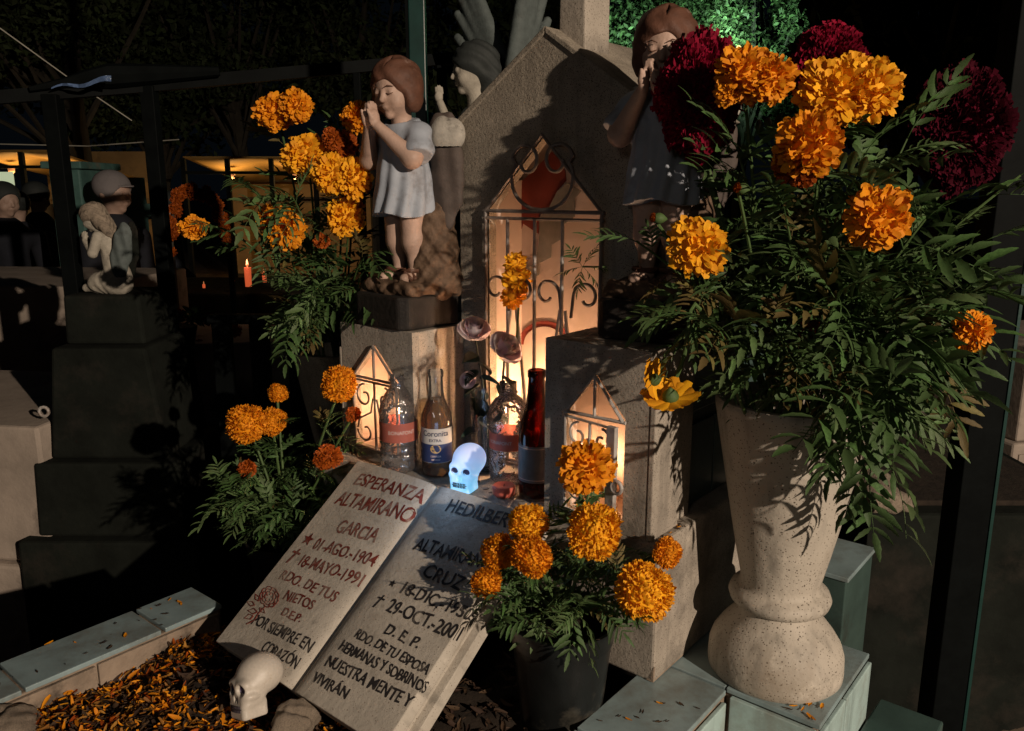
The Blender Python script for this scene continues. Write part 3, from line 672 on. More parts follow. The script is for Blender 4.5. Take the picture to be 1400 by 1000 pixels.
# ================================================================== ANGELS (painted plaster)
def angel(label, loc, rz, s):
    t = thing('angel_statue', label, 'angel statue', loc, rz, 'painted child angels on the pedestals'); t.scale = (s, s, s)
    hp, hy = R(14), R(14)
    hpiv = (0, -.015, .775)
    def headq(P): return loc_rot(P, (hpiv[0], hpiv[1]-.02, hpiv[2]+.095), hp, hy, .118)
    def skin(X, Y, Z):
        P = (X, Y, Z); d = head_sdf(headq(P))*.118
        d = su(d, cap(P, (0, 0, .80), (0, .0, .69), .042, .05), .03)
        for sg in (-1, 1):
            a = cap(P, (sg*.125, 0, .66), (sg*.15, -.075, .565), .048, .044)
            a = su(a, cap(P, (sg*.15, -.075, .565), (sg*.035, -.165, .70), .044, .024), .02)
            h = ell(P, (sg*.022, -.178, .735), (.018, .03, .04)); a = su(a, h, .012)
            for k in range(4): a = su(a, cap(P, (sg*.013, -.195+.013*k, .755), (sg*.008, -.198+.014*k, .80+.006*(1 if k in (1, 2) else -.6)), .0085, .0065), .004)
            a = su(a, cap(P, (sg*.03, -.195, .735), (sg*.02, -.212, .77), .009, .007), .006)
            d = np.minimum(d, a) if sg < 0 else su(d, a, .006)
            l = cap(P, (sg*.058, .0, .36), (sg*.056, -.005, .19), .062, .05)
            l = su(l, cap(P, (sg*.056, .005, .19), (sg*.056, .01, .055), .046, .029), .03)
            l = su(l, cap(P, (sg*.056, .01, .035), (sg*.075, -.075, .025), .03, .024), .02)
            d = np.minimum(d, l)
        return d
    link('body', sdf_mesh(skin, (-.23, -.26, -.01), (.23, .14, 1.02), 150, 'body'), M['skin'], t)
    def tun(X, Y, Z):
        P = (X, Y, Z); th = np.arctan2(Y, X); k = np.clip((.70-Z)/.4, 0, 1)
        d = cap(P, (0, .005, .675), (0, .005, .30), .10, .15)
        d = su(d, ell(P, (0, .0, .66), (.15, .085, .07)), .04)
        d = d + k*.010*np.sin(th*11+2*np.sin(Z*9)) + .004*np.sin(Z*45+th*3)*(1-k)
        d = np.maximum(d, .315+.012*np.sin(th*3)-Z); d = np.maximum(d, Z-.735-.02*np.sin(th))
        for sg in (-1, 1):
            a = cap(P, (sg*.115, 0, .675), (sg*.155, -.04, .60), .058, .070); a = np.maximum(a, -( (P[0]*sg-.155)*.42 + (P[1]+.04)*-.42 - (P[2]-.60)*.8 - .035)*-1)
            d = su(d, a + .004*np.sin(Z*70), .02)
        return d
    link('tunic', sdf_mesh(tun, (-.25, -.2, .26), (.25, .2, .78), 110, 'tunic'), M['tunic'], t)
    def hair(X, Y, Z):
        q = headq((X, Y, Z))
        d = su(ell(q, (0, .2, .28), (.98, 1.03, .92)), ell(q, (0, .35, -.35), (.9, .75, .62)), .3)
        for sg in (-1, 1): d = su(d, ell(q, (sg*.78, .0, -.35), (.26, .42, .52)), .2)
        d = ss(d, ell(q, (0, -.95, -.22), (.60, .62, .72)), .08)
        d = ss(d, ell(q, (.0, -.3, -1.2), (.6, .9, .45)), .1)
        d = ss(d, ell(q, (.08, -.6, 1.25), (.03, .8, .34)), .06)
        return (d + .025*np.sin(q[0]*9+3*np.sin(q[2]*3+q[1]*2)))*.118
    link('hair', sdf_mesh(hair, (-.17, -.2, .68), (.17, .18, 1.05), 90, 'hair'), M['hair'], t)
    # wings hang behind the shoulders down to the knee
    for sg in (-1, 1):
        def wing(X, Y, Z):
            q = loc_rot((X, Y, Z), (sg*.155, .13, .50), R(-4), R(sg*25)); w = .085*(1-.35*np.abs(q[2]+.03)/.25)
            d = ell(q, (0, 0, 0), (.085, .032, .255)); d = su(d, ell(q, (-sg*.02, -.01, .20), (.07, .04, .07)), .04)
            return d + .004*np.sin(q[0]*75+q[2]*10) + .003*np.sin(q[2]*60)
        o = link('wing', sdf_mesh(wing, (sg*.155-.15, -.0, .18), (sg*.155+.15, .28, .82), 90, 'wing'), M['wing'], t)
        def wtop(X, Y, Z):
            q = loc_rot((X, Y, Z), (sg*.155, .13, .69), R(-4), R(sg*25)); return ell(q, (0, -.002, -.015), (.092, .050, .085)) + .003*np.sin(q[0]*60)
        link('wing_top', sdf_mesh(wtop, (sg*.15-.13, -.0, .62), (sg*.15+.13, .25, .84), 50, 'wing_top'), M['wingtop'], t)
    def rock(X, Y, Z):
        P = (X, Y, Z); d = cap(P, (.07, .12, .30), (.09, .10, .0), .105, .125); d = su(d, rbox(P, (0, .02, -.02), (.19, .165, .035), .03), .05)
        return d + wob(P, 28, .014) + wob(P, 60, .004)
    link('rock', sdf_mesh(rock, (-.24, -.2, -.08), (.26, .26, .44), 90, 'rock'), M['rock'], t)
    b = MB(); b.prism([(-.19, -.15), (-.15, -.185), (.15, -.185), (.19, -.15), (.19, .16), (.15, .19), (-.15, .19), (-.19, .16)], -.20, -.045, 'z'); b.build('base', M['dark_base'], t, bevel=.012)
    # sandals and painted face
    b = MB()
    for sg in (-1, 1):
        b.tube([(sg*.056+.045*math.cos(a), .008+.045*math.sin(a)-.02, .06) for a in np.linspace(0, 2*PI, 13)], .009, 6)
        b.tube([(sg*.056-.038, -.02, .02), (sg*.065, -.035, .062), (sg*.07+.034, -.03, .02)], .010, 6); b.tube([(sg*.056-.03, -.06, .02), (sg*.07, -.065, .052), (sg*.08+.03, -.06, .02)], .010, 6)
    b.build('sandals', M['hair'], t, True)
    head_marks((hpiv[0], hpiv[1]-.02, hpiv[2]+.095), hp, hy, .118, t, M['hair'])
    return t
aL = angel('painted child angel with praying hands, its pale blue tunic catching the light', W(-.565, .065, 1.166+.075), R(-42), .378)
aR = clone(aL); aR.location = W(-.082, .12, 1.191+.075); aR.rotation_euler.z = R(-30)
aR['label'] = 'painted child angel in deep shade beside the crimson cockscomb, only its head lit'

# big grey angel behind the chapel
def big_angel():
    loc = at(650, 146, 2.2); zb = loc.z
    t = thing('angel_statue', 'larger grey angel behind the chapel with raised wings and a hand at its chin', 'angel statue', loc, R(-80)); s = .31; t.scale = (s, s, s)
    def hq(P): return loc_rot(P, (0, -.02, .30), R(8), 0, .19)
    def skin(X, Y, Z):
        P = (X, Y, Z); d = head_sdf(hq(P), False)*.19; d = su(d, cap(P, (0, 0, .2), (0, .03, -.02), .07, .10), .04)
        for sg in (-1, 1):
            a = cap(P, (sg*.13, -.22, -.22), (sg*.035, -.30, .02), .045, .032); a = su(a, ell(P, (sg*.025, -.31, .07), (.02, .035, .05)), .012)
            for k in range(4): a = su(a, cap(P, (sg*.018, -.33+.017*k, .10), (sg*.012, -.335+.018*k, .165-.012*abs(k-1.5)), .011, .008), .005)
            d = np.minimum(d, a)
        return d
    link('body', sdf_mesh(skin, (-.25, -.4, -.35), (.25, .25, .55), 110), M['pale_plaster'], t)
    def robe(X, Y, Z):
        P = (X, Y, Z); th = np.arctan2(Y, X); d = cap(P, (0, .03, -.15), (0, .03, -1.6), .17, .30); d = su(d, ell(P, (0, .03, -.12), (.27, .15, .12)), .06)
        for sg in (-1, 1): d = su(d, cap(P, (sg*.22, .02, -.16), (sg*.16, -.16, -.3), .09, .09), .05)
        return d + .012*np.sin(th*12)*np.clip(-Z, 0, 1) + .005*np.sin(Z*20+th*4)
    link('robe', sdf_mesh(robe, (-.45, -.35, -2.0), (.45, .42, .06), 120), M['grey_plaster'], t)
    def hair(X, Y, Z):
        q = hq((X, Y, Z)); d = su(ell(q, (0, .2, .28), (.98, 1.05, .92)), ell(q, (0, .7, -.55), (.85, .65, .9)), .3)
        d = su(d, ell(q, (0, .75, -1.3), (.9, .6, .6)), .3)
        d = ss(d, ell(q, (0, -1.05, -.3), (.9, .62, .70)), .08); return (d+.03*np.sin(q[1]*9+q[2]*11+2*np.sin(q[0]*4)))*.19
    link('hair', sdf_mesh(hair, (-.28, -.3, -.12), (.28, .42, .6), 80), M['hairgrey'], t)
    for sg in (-1, 1):
        def wing(X, Y, Z):
            dq = None
            q = loc_rot((X, Y, Z), (sg*.16, .24, .1), 0 if sg > 0 else R(14), R(sg*38)); q = q if sg > 0 else [q[0], -q[1]+.16, q[2]]
            for i in range(7):
                a = i/6; p0 = (0, .0+.05*a, -.1-.18*a); p1 = (sg*.04, 0, 1.35-1.1*a)
                c = cap(q, p0, (p1[0], .22+.30*a+.05, p1[2]), .07, .04); dq = c if dq is None else su(dq, c, .03)
            return dq
        link('wing', sdf_mesh(wing, (sg*.2-.6, -.75, -.6), (sg*.2+.6, .95, 1.7), 110), M['grey_plaster'], t)
    b = MB(); b.box(-.42, .42, -.35, .42, -zb/s+.0, -1.7); b.build('base', M['grave_dark_shaded'], t, bevel=.02)
    return t
big_angel()

# ================================================================== BOTTLES, JARS, ROSES, VOTIVE
def label_band(par, r, z0, z1, m, name, a0=-PI, a1=PI, n=40):
    b = MB(); v = []; 
    for k in range(n+1):
        a = a0+(a1-a0)*k/n; v += [(r*math.cos(a), r*math.sin(a), z0), (r*math.cos(a), r*math.sin(a), z1)]
    b.add(v, [(2*k, 2*k+2, 2*k+3, 2*k+1) for k in range(n)]); return b.build(name, M[m], par, True)
def wrap_text(par, s, r, ang, zc, h, m, maxw=None):
    v, f = textmesh(s); x0, x1 = v[:, 0].min(), v[:, 0].max(); hh = textmesh('E')[0][:, 1].max(); k = h/hh; w = (x1-x0)*k
    kx = k if not maxw or w < maxw else maxw/(x1-x0)
    out = []
    for x, y, _ in v:
        a = ang + (x-(x0+x1)/2)*kx/r; out.append((r*math.cos(a), r*math.sin(a), zc+(y-hh/2)*k))
    return link('lettering', mkmesh('lettering', out, f), M[m], par)
FA = R(-90) - 0   # local angle that faces the camera (things below are unrotated)
def bottle(name, label, cat, u, v, prof, m, liq=None, liqm='beer', n=40, cap_=None, group=None, z=ZS):
    t = thing(name, label, cat, W(u, v, z), 0, group)
    b = MB(); b.lathe(prof, n, cap=False); b.build('bottle_wall', M[m], t, True, ang=60)
    if liq:
        b = MB(); b.lathe([(0.0001, .004)] + [(r-.0022, max(z_, .004)) for r, z_ in prof if z_ < liq and r > .004] + [(np.interp(liq, [q[1] for q in prof], [q[0] for q in prof])-.0022, liq), (.0001, liq)], n, cap=False); b.build('drink', M[liqm], t, True)
    return t
pet = [(.0001, .004), (.012, .002), (.027, .0), (.032, .006), (.034, .014), (.031, .020), (.034, .026), (.0305, .032), (.034, .038), (.031, .045), (.034, .052), (.0335, .056), (.0335, .092), (.034, .096), (.0335, .105), (.030, .122), (.022, .138), (.0135, .148), (.0125, .152), (.0125, .160), (.0145, .161), (.0145, .163), (.0125, .164), (.0125, .170)]
t = bottle('water_bottle', 'ribbed clear water bottle with red label at the end of the shelf', 'bottle', -.512, -.012, pet, 'pet', group='drinks left on the shelf')
label_band(t, .0338, .057, .091, 'label_red', 'paper_label'); wrap_text(t, 'BONAFONT', .0342, FA+.3, .075, .0062, 'white_print')
cor = [(.0001, .003), (.020, .001), (.0255, .003), (.027, .009), (.027, .098), (.026, .108), (.020, .122), (.0145, .136), (.0125, .15), (.0118, .172), (.0130, .174), (.0135, .180), (.0125, .185), (.0105, .185)]
t = bottle('beer_bottle', 'small clear beer bottle with amber beer and a cream and navy label', 'bottle', -.442, .012, cor, 'glass', .135, group='drinks left on the shelf')
label_band(t, .0273, .028, .088, 'label_cream', 'paper_label', R(-165), R(-15))
label_band(t, .0275, .0285, .061, 'label_navy', 'navy_band', R(-163), R(-17))
wrap_text(t, 'Coronita', .0277, FA, .080, .0095, 'navy_print', .047); wrap_text(t, 'EXTRA.', .0277, FA, .068, .0048, 'navy_print')
b = MB(); v_ = []
for k in range(20): a = 2*PI*k/20; rr = .0095; an = FA+rr*math.cos(a)/.0278; v_.append((.0278*math.cos(an), .0278*math.sin(an), .053+rr*.8*math.sin(a)))
b.add(v_, [tuple(range(20))]); b.build('gold_seal', M['gold'], t)
wrap_text(t, 'LA CERVEZA', .0279, FA, .056, .0022, 'navy_print'); wrap_text(t, 'MAS FINA', .0279, FA, .051, .0022, 'navy_print')
wrap_text(t, 'CERVEZA', .0278, FA, .040, .003, 'white_print'); wrap_text(t, 'MEXICO', .0278, FA, .034, .0028, 'white_print')
jar = [(.0001, .004), (.028, .001), (.031, .004), (.031, .15), (.032, .153), (.029, .153), (.0285, .01), (.0001, .008)]
bottle('glass_jar', 'tall straight glass jar of cloudy water holding white roses', 'jar', -.395, .092, jar, 'glass', .075, 'pet')
jug = [(.0001, .003), (.026, .0), (.032, .006), (.0335, .02), (.0335, .058), (.032, .06), (.032, .09), (.0335, .092), (.035, .108), (.033, .128), (.024, .142), (.014, .150), (.0135, .153), (.016, .155), (.0135, .157), (.0135, .172)]
t = bottle('water_bottle', 'round shouldered water bottle with red label beside the glowing skull', 'bottle', -.325, .065, jug, 'pet', group='drinks left on the shelf')
label_band(t, .0325, .061, .089, 'label_red', 'paper_label'); wrap_text(t, 'BONAFONT', .0329, FA-.5, .075, .0055, 'white_print')
brn = [(.0001, .003), (.022, .001), (.0275, .004), (.0285, .012), (.0285, .105), (.0255, .122), (.0175, .148), (.0145, .17), (.0130, .195), (.0145, .197), (.0145, .206), (.013, .208), (.0105, .208)]
t = bottle('beer_bottle', 'dark brown beer bottle glowing red against the shaded pedestal', 'bottle', -.247, .040, brn, 'brown_glass', group='drinks left on the shelf')
label_band(t, .0288, .03, .090, 'label_grey', 'paper_label', R(-185), R(-35))
label_band(t, .02895, .0855, .0865, 'white_print', 'label_line', R(-184), R(-36)); label_band(t, .02895, .034, .035, 'white_print', 'label_line', R(-184), R(-36))
t = gthing('votive_candle', 'low pink votive candle on the shelf between skull and brown bottle', 'candle', -.288, .008, ZS)
b = MB(); b.lathe([(.016, 0), (.0185, .003), (.019, .015), (.017, .017), (.003, .0145)], 28); b.build('wax', M['votive'], t, True)
b = MB(); b.tube([(0, 0, .014), (.001, 0, .019)], .0007, 5); b.build('wick', M['black_ink'], t)
# white roses
def rose(label, base, tip, r, nleaf, lean):
    t = thing('white_rose', label, 'rose', base, 0)
    d = tip-base; b = MB(); b.tube([(0, 0, 0), tuple(d*.5+Vector((.006, 0, 0))), tuple(d)], .0016, 6); b.build('stem', M['rose_leaf'], t, True)
    b = MB(); k = 0
    for ring, (n, rr, hh) in enumerate(((3, .22, .50), (4, .40, .46), (5, .62, .38), (6, .86, .26), (6, 1.0, .12))):
        for j in range(n):
            a = 2*PI*(j+ring*.37)/n; wv = .9*2*PI/n; v = []
            for p in range(5):
                for q in range(6):
                    s = p/4; ag = a+(q/5-.5)*wv*1.5; ra = rr*(.35+.65*math.sin(s*PI*.5)) + (.10*rr*s*s if ring > 2 else 0) + random.uniform(-.012, .012)
                    v.append((r*ra*math.cos(ag), r*ra*math.sin(ag), r*(-.45+(hh+.75)*s*(1-.10*(2*q/5-1)**2) - (.25*rr*s**3 if ring > 2 else 0))))
            b.add(v, [(p*6+q, p*6+q+1, p*6+q+7, p*6+q+6) for p in range(4) for q in range(5)])
    o = b.build('bloom', M['rose'], t, True, ang=180); o.location = d; o.rotation_euler = lean
    for k in range(nleaf):
        f_ = .35+.5*k/nleaf; a = random.uniform(0, 2*PI); L = .034; b = MB(); v = []
        for p in range(7):
            s = p/6; w_ = L*.38*math.sin(PI*s**.8)*(1+.08*(p % 2))
            for q in (-1, 0, 1): v.append((L*s, w_*q, .005*abs(q)-.012*s*s))
        b.add(v, [(p*3+q, p*3+q+1, p*3+q+4, p*3+q+3) for p in range(6) for q in range(2)])
        o = b.build('leaf', M['rose_leaf'], t, True); o.location = d*f_; o.rotation_euler = (random.uniform(-.6, .6), random.uniform(-.1, .7), a)
    return t
rb = W(-.395, .092, ZS+.02)
rose('white rose standing highest in the glass jar, dark leaves below it', rb, at(648, 452, 1.335), .026, 9, (R(35), 0, R(10)))
rose('white rose leaning out of the glass jar towards the grille', rb+Vector((.006, 0, 0)), at(690, 477, 1.30), .029, 5, (R(48), R(15), R(35)))
rose('wilted pale rose with dark leaves low in the glass jar', rb+Vector((-.006, .004, 0)), at(640, 520, 1.34), .014, 5, (R(70), 0, R(-20)))
# loose stones beside the skull
def boulder(label, p, s, seed, m='stone'):
    def f(X, Y, Z): P = (X, Y, Z); return ell(P, (0, 0, 0), (1, .8, .7)) + wob(P, 3.1+seed*.3, .16, seed) + wob(P, 8, .04, seed)
    o = link('stone', sdf_mesh(f, (-1.4, -1.3, -1.2), (1.4, 1.3, 1.2), 44, 'stone'), M[m]); o.location = p; o.scale = (s[0], s[1], s[2]); o.rotation_euler = (.3*seed, .2, seed)
    return tag(o, label, 'stone')
boulder('rough angular stone wedged between the white skull and the book', onz(405, 985, .682), (.038, .03, .04), 1.)
boulder('rounded brown stone half buried in petals at the edge of the bed', onz(22, 990, .675), (.05, .04, .03), 2.)

# ================================================================== BED OF SOIL AND PETALS
def relief(name, x0, x1, y0, y1, n, m, fz):
    X = np.linspace(x0, x1, n); Y = np.linspace(y0, y1, n); v = [(x, y, fz(x, y)) for y in Y for x in X]
    f = [(j*n+i, j*n+i+1, (j+1)*n+i+1, (j+1)*n+i) for j in range(n-1) for i in range(n-1)]
    return link(name, mkmesh(name, v, f, True, 180), m)
def bz(x, y): return .664+.010*math.sin(x*17+y*5)+.007*math.sin(y*31+x*9)+.004*math.sin(x*71)*math.sin(y*67)
o = relief('soil', -.692, -.026, -1.3, .055, 90, M['soil'], bz); o.location = W(0, 0, 0); o.rotation_euler = (0, 0, -ROT); o['kind'] = 'stuff'
def litter(name, n, m, size, region, seed, lift=.0):
    r = np.random.default_rng(seed); V = []; Fc = []; k = 0
    while k < n:
        x, y = r.uniform(-.69, -.03), r.uniform(-.75, -.05)
        if not region(x, y, r): continue
        z = bz(x, y)+r.uniform(.001, .012)+lift; L = size*r.uniform(.6, 1.35); w_ = L*r.uniform(.22, .40); a = r.uniform(0, 2*PI); tl, rl_ = r.normal(0, .42), r.normal(0, .5)
        m3 = Euler((rl_, tl, a)).to_matrix(); c = L*r.uniform(-.3, .35); base = len(V)
        for s, ww in ((-.5, .25), (-.15, .8), (.2, 1.), (.5, .55)):
            for q in (-1, 0, 1): p = m3 @ Vector((L*s, w_*q*ww*.5, c*(s*s*2)+w_*.25*abs(q))); V.append((x+p.x, y+p.y, z+p.z))
        for i in range(3):
            for q in range(2): Fc.append((base+i*3+q, base+i*3+q+1, base+i*3+q+4, base+i*3+q+3))
        k += 1
    o = link(name, mkmesh(name, V, Fc, True, 180), m); o.location = W(0, 0, 0); o.rotation_euler = (0, 0, -ROT); o['kind'] = 'stuff'; return o
def inpet(x, y, r): return y < -.27 and (r.random() < (1 if x < -.42 else .35)) and not (-.60 < x < -.46 and y > -.42 and r.random() < .8)
M['petal_dull'] = mat('marigold_drying', (.42, .20, .03), .7, .3, 30, bump=.2, island=.6)
litter('fallen_petals', 1150, M['petal'], .016, inpet, 3)
litter('drying_petals', 1300, M['petal_dull'], .015, inpet, 9)
litter('fallen_petals_deep', 500, M['petal_d'], .017, inpet, 4)
litter('dry_leaves', 3600, M['dry'], .018, lambda x, y, r: y < -.22 or r.random() < .6, 5, -.002)

# ================================================================== MARIGOLDS
def bloom_mesh(seed, kind='ruffle'):
    r = np.random.default_rng(seed); V = []; F = []
    N, wid, ln = {'ruffle': (260, .23, .46), 'pompom': (760, .105, .26), 'loose': (90, .27, .62)}[kind]
    ga = PI*(3-math.sqrt(5))
    for i in range(N):
        zz = 1-1.62*(i+.5)/N; a = i*ga + r.normal(0, .12); rr = math.sqrt(max(0, 1-zz*zz))
        d = Vector((rr*math.cos(a), rr*math.sin(a), zz)); d += Vector(r.normal(0, .05, 3)); d.normalize()
        tx = Vector((-math.sin(a), math.cos(a), 0)); ty = d.cross(tx)
        tw = r.normal(0, .5 if kind != 'pompom' else .35); tx, ty = tx*math.cos(tw)+ty*math.sin(tw), ty*math.cos(tw)-tx*math.sin(tw)
        R0 = 1+.07*math.sin(d.x*3+seed)*math.cos(d.y*4+seed*2)+.05*math.sin(d.z*6+d.x*5+seed)+r.normal(0, .025 if kind == 'pompom' else .075); w_ = wid*r.uniform(.75, 1.3); L = ln*r.uniform(.85, 1.1)
        base = len(V); cl = r.normal(.0, .12) + (.10 if kind == 'pompom' else -.02)
        sq = .80 if kind != 'pompom' else .86
        for p in range(4):
            s = p/3
            for q in range(4):
                e = q/3*2-1; ruf = (r.normal(0, .025) if p == 3 else 0)
                ww = w_*(.35, .75, 1.08, .85)[p]*.5
                pos = d*(R0-L*(1-s)) + tx*(e*ww) + ty*(cl*s*s + .10*w_*(e*e)*s + (.14*w_*math.sin(e*4+i)*s)) + d*(ruf-.05*e*e*(p == 3))
                V.append((pos.x, pos.y, pos.z*sq))
        for p in range(3):
            for q in range(3): F.append((base+p*4+q, base+p*4+q+1, base+p*4+q+5, base+p*4+q+4))
    # solid heart so that no gap shows through
    nb = len(V); n1, n2 = 8, 14
    for j in range(n1+1):
        for k in range(n2): t = PI*j/n1; hr_ = .80 if kind == 'pompom' else .62; V.append((hr_*math.sin(t)*math.cos(2*PI*k/n2), hr_*math.sin(t)*math.sin(2*PI*k/n2), hr_*.88*math.cos(t)))
    for j in range(n1):
        for k in range(n2): F.append((nb+j*n2+k, nb+j*n2+(k+1) % n2, nb+(j+1)*n2+(k+1) % n2, nb+(j+1)*n2+k))
    return mkmesh('bloom', V, F, True, 180)
BL_ = {k: [bloom_mesh(s+11*i, k) for s in range(3)] for i, k in enumerate(('ruffle', 'pompom', 'loose'))}
def daisy_mesh(seed):
    r = random.Random(seed); b = MB()
    for ring in range(2):
        for j in range(9):
            a = 2*PI*(j+ring*.5)/9+r.uniform(-.08, .08); L = r.uniform(.85, 1.05)*(1-.12*ring); v = []
            for p in range(6):
                s = p/5; ww = .27*math.sin(min(1, .25+s*.9)*PI*.55)*(1 if p < 5 else .72)
                for q in range(5): e = q/2-1; v.append(((.1+L*s)*math.cos(a)-ww*e*math.sin(a)*.9, (.1+L*s)*math.sin(a)+ww*e*math.cos(a)*.9, -.22*s*s+.04*e*e+.03*math.sin(e*6)+.05*ring))
            b.add(v, [(p*5+q, p*5+q+1, p*5+q+6, p*5+q+5) for p in range(5) for q in range(4)])
    return mkmesh('bloom', b.v, b.f, True, 180)
cb = MB(); cb.lathe([(.05, -1.15), (.16, -1.0), (.30, -.75), (.36, -.5), (.34, -.3), (.26, -.12)], 14); CALYX = mkmesh('calyx', cb.v, cb.f, True)
def leaf_mesh(seed, pairs=5, L=1., width=.078, droop=.25):
    r = random.Random(seed); b = MB()
    def rach(s): return Vector((L*s, .02*math.sin(s*4+seed), -droop*L*s*s))
    b.tube([rach(i/7) for i in range(8)], [.011*L*(1-.6*i/7) for i in range(8)], 4)
    def leaflet(p, ang, ln, tilt):
        n = 9; v = []; ca, sa = math.cos(ang), math.sin(ang)
        for i in range(n):
            s = i/(n-1); w_ = ln*width*1.75*math.sin(PI*min(1, s*.93+.05))**.8*(1 if i % 2 else .80)
            for q in (-1, 0, 1):
                x, y, z = ln*s, w_*q, -.28*ln*s*s*(1+tilt) + abs(q)*w_*.35
                v.append((p.x+x*ca-y*sa, p.y+x*sa+y*ca, p.z+z+tilt*.15*x))
        b.add(v, [(i*3+q, i*3+q+1, i*3+q+4, i*3+q+3) for i in range(n-1) for q in range(2)])
    for k in range(pairs):
        s = .22+.68*k/(pairs-1); ln = L*(.34+.14*math.sin(PI*k/(pairs-1)))*r.uniform(.85, 1.1)
        for sg in (-1, 1): leaflet(rach(s), sg*r.uniform(.65, 1.0), ln, r.uniform(-.6, 1.1))
    leaflet(rach(.97), r.uniform(-.2, .2), L*.42, .3)
    me = mkmesh('leaf', b.v, b.f, True, 180); return me
LEAF = {}
M['leaf3'] = mat('marigold_leaf_yellowing', (.20, .17, .05), .55, .4, 22, bump=.3, bscale=90, spec=.3, island=.5, trans=.2)
for mk in ('leaf', 'leaf2', 'leaf3'):
    LEAF[mk] = []
    for s, (pr, dr, wd) in enumerate(((5, .2, .075), (6, .45, .06), (5, .7, .085), (4, .35, .10), (6, .1, .055), (5, .9, .08))):
        me = leaf_mesh(s, pr, 1., wd, dr); me.materials.append(M[mk]); LEAF[mk].append(me)
def orient(d, roll=0, fwd='X'): return d.to_track_quat(fwd, 'Z').to_matrix() @ Euler((roll, 0, 0)).to_matrix()
def addleaf(par, p, d, s, mk='leaf', roll=None, var=None):
    me = random.choice(LEAF[mk]) if var is None else LEAF[mk][var]
    o = link('leaf', me, None, par, p); o.scale = (s, s*random.uniform(.85, 1.15), s)
    o.rotation_euler = orient(d, random.uniform(-.9, .9) if roll is None else roll).to_euler(); return o
def bez(a, c, b, n=14): return [a*(1-t)**2+c*(2*t*(1-t))+b*t*t for t in [i/n for i in range(n+1)]]
_n = [0]
BLM = {}
def bloom_on(par, p, d, r, kind, m, name='bloom', calyx=True):
    _n[0] += 1
    k = (kind, _n[0] % 3, m)
    if k not in BLM: me = (BL_[kind][_n[0] % 3]).copy(); me.materials.append(M[m]); BLM[k] = me
    o = link(name, BLM[k], None, par, p); r *= .96; o.scale = (r*random.uniform(.90, 1.12), r*random.uniform(.90, 1.12), r*random.uniform(.86, 1.1)); q = d.to_track_quat('Z', 'Y').to_matrix() @ Euler((0, 0, random.uniform(0, 6))).to_matrix(); o.rotation_euler = q.to_euler()
    if calyx: c = link('calyx', CALYX, M['stem'], o); c.scale = (1.1, 1.1, .9)
    return o
CAMP = Vector((0, 0, CAM_H))
def face(p, up=.35, side=(0, 0, 0), k=1.): d = (CAMP-p).normalized()*k + Vector((0, 0, up)) + Vector(side); return d.normalized()
def foliage(t, o, path, n, s, mk='leaf', f0=.3, f1=.93, down=.25, out=None):
    for i in range(n):
        f = f0+(f1-f0)*(i+random.random()*.6)/n; k = f*(len(path)-1); j = int(k); p = path[j].lerp(path[min(j+1, len(path)-1)], k-j)
        tg = (path[min(j+1, len(path)-1)]-path[j]).normalized(); a = i*2.4+random.uniform(-.4, .4)
        e = tg.orthogonal().normalized(); e2 = tg.cross(e); d = (e*math.cos(a)+e2*math.sin(a))*.9+tg*random.uniform(.1, .6)+Vector((0, 0, -down*random.random()))
        if out is not None: d += (p-out).normalized()*.55
        addleaf(t, p-o, d.normalized(), s*random.uniform(.7, 1.15), mk if random.random() < .66 else random.choice(('leaf2', 'leaf2', 'leaf2', 'leaf3')))
def cut_flower(label, base, tip, r, kind='ruffle', m='petal', up=.35, side=(0, 0, 0), nl=6, s=.085, bow=.0, group=None, mk='leaf', extra=None, sr=.0024, k=1., ctrl=None, f0=.4, down=.25):
    t = thing('marigold', label, 'marigold', base, 0, group)
    d = face(tip, up, side, k); end = tip - d*(r*.9)
    c = ctrl or (base.lerp(end, .45) + Vector((0, 0, .35*(end-base).length*.35)) - d*.02)
    path = bez(base, c, end)
    b = MB(); b.tube([p-base for p in path], [sr*(1.15-.4*i/len(path)) for i in range(len(path))], 6); b.build('stem', M['stem'], t, True)
    bloom_on(t, tip-base, d, r, kind, m)
    for e in (extra or ()):                           # further heads in the same cluster
        ep, er, em = e; bloom_on(t, ep-base, face(ep, up, side, k), er, kind, em)
    foliage(t, base, path, nl, s, mk, out=base, f0=f0, down=down)
    return t
def sprig(label, base, tip, nl, s, ctrl=None, mk='leaf', f0=.25, down=.4, group=None, cat='greenery', name='marigold_sprig'):
    t = thing(name, label, cat, base, 0, group); path = bez(base, ctrl or (base.lerp(tip, .45)+Vector((0, 0, .06))), tip)
    b = MB(); b.tube([p-base for p in path], [.0024*(1.15-.6*i/len(path)) for i in range(len(path))], 6); b.build('stem', M['stem'], t, True)
    foliage(t, base, path, nl, s, mk, f0, .98, down, base)
    addleaf(t, tip-base, (tip-path[-3]).normalized()+Vector((0, 0, -.2)), s, mk); return t
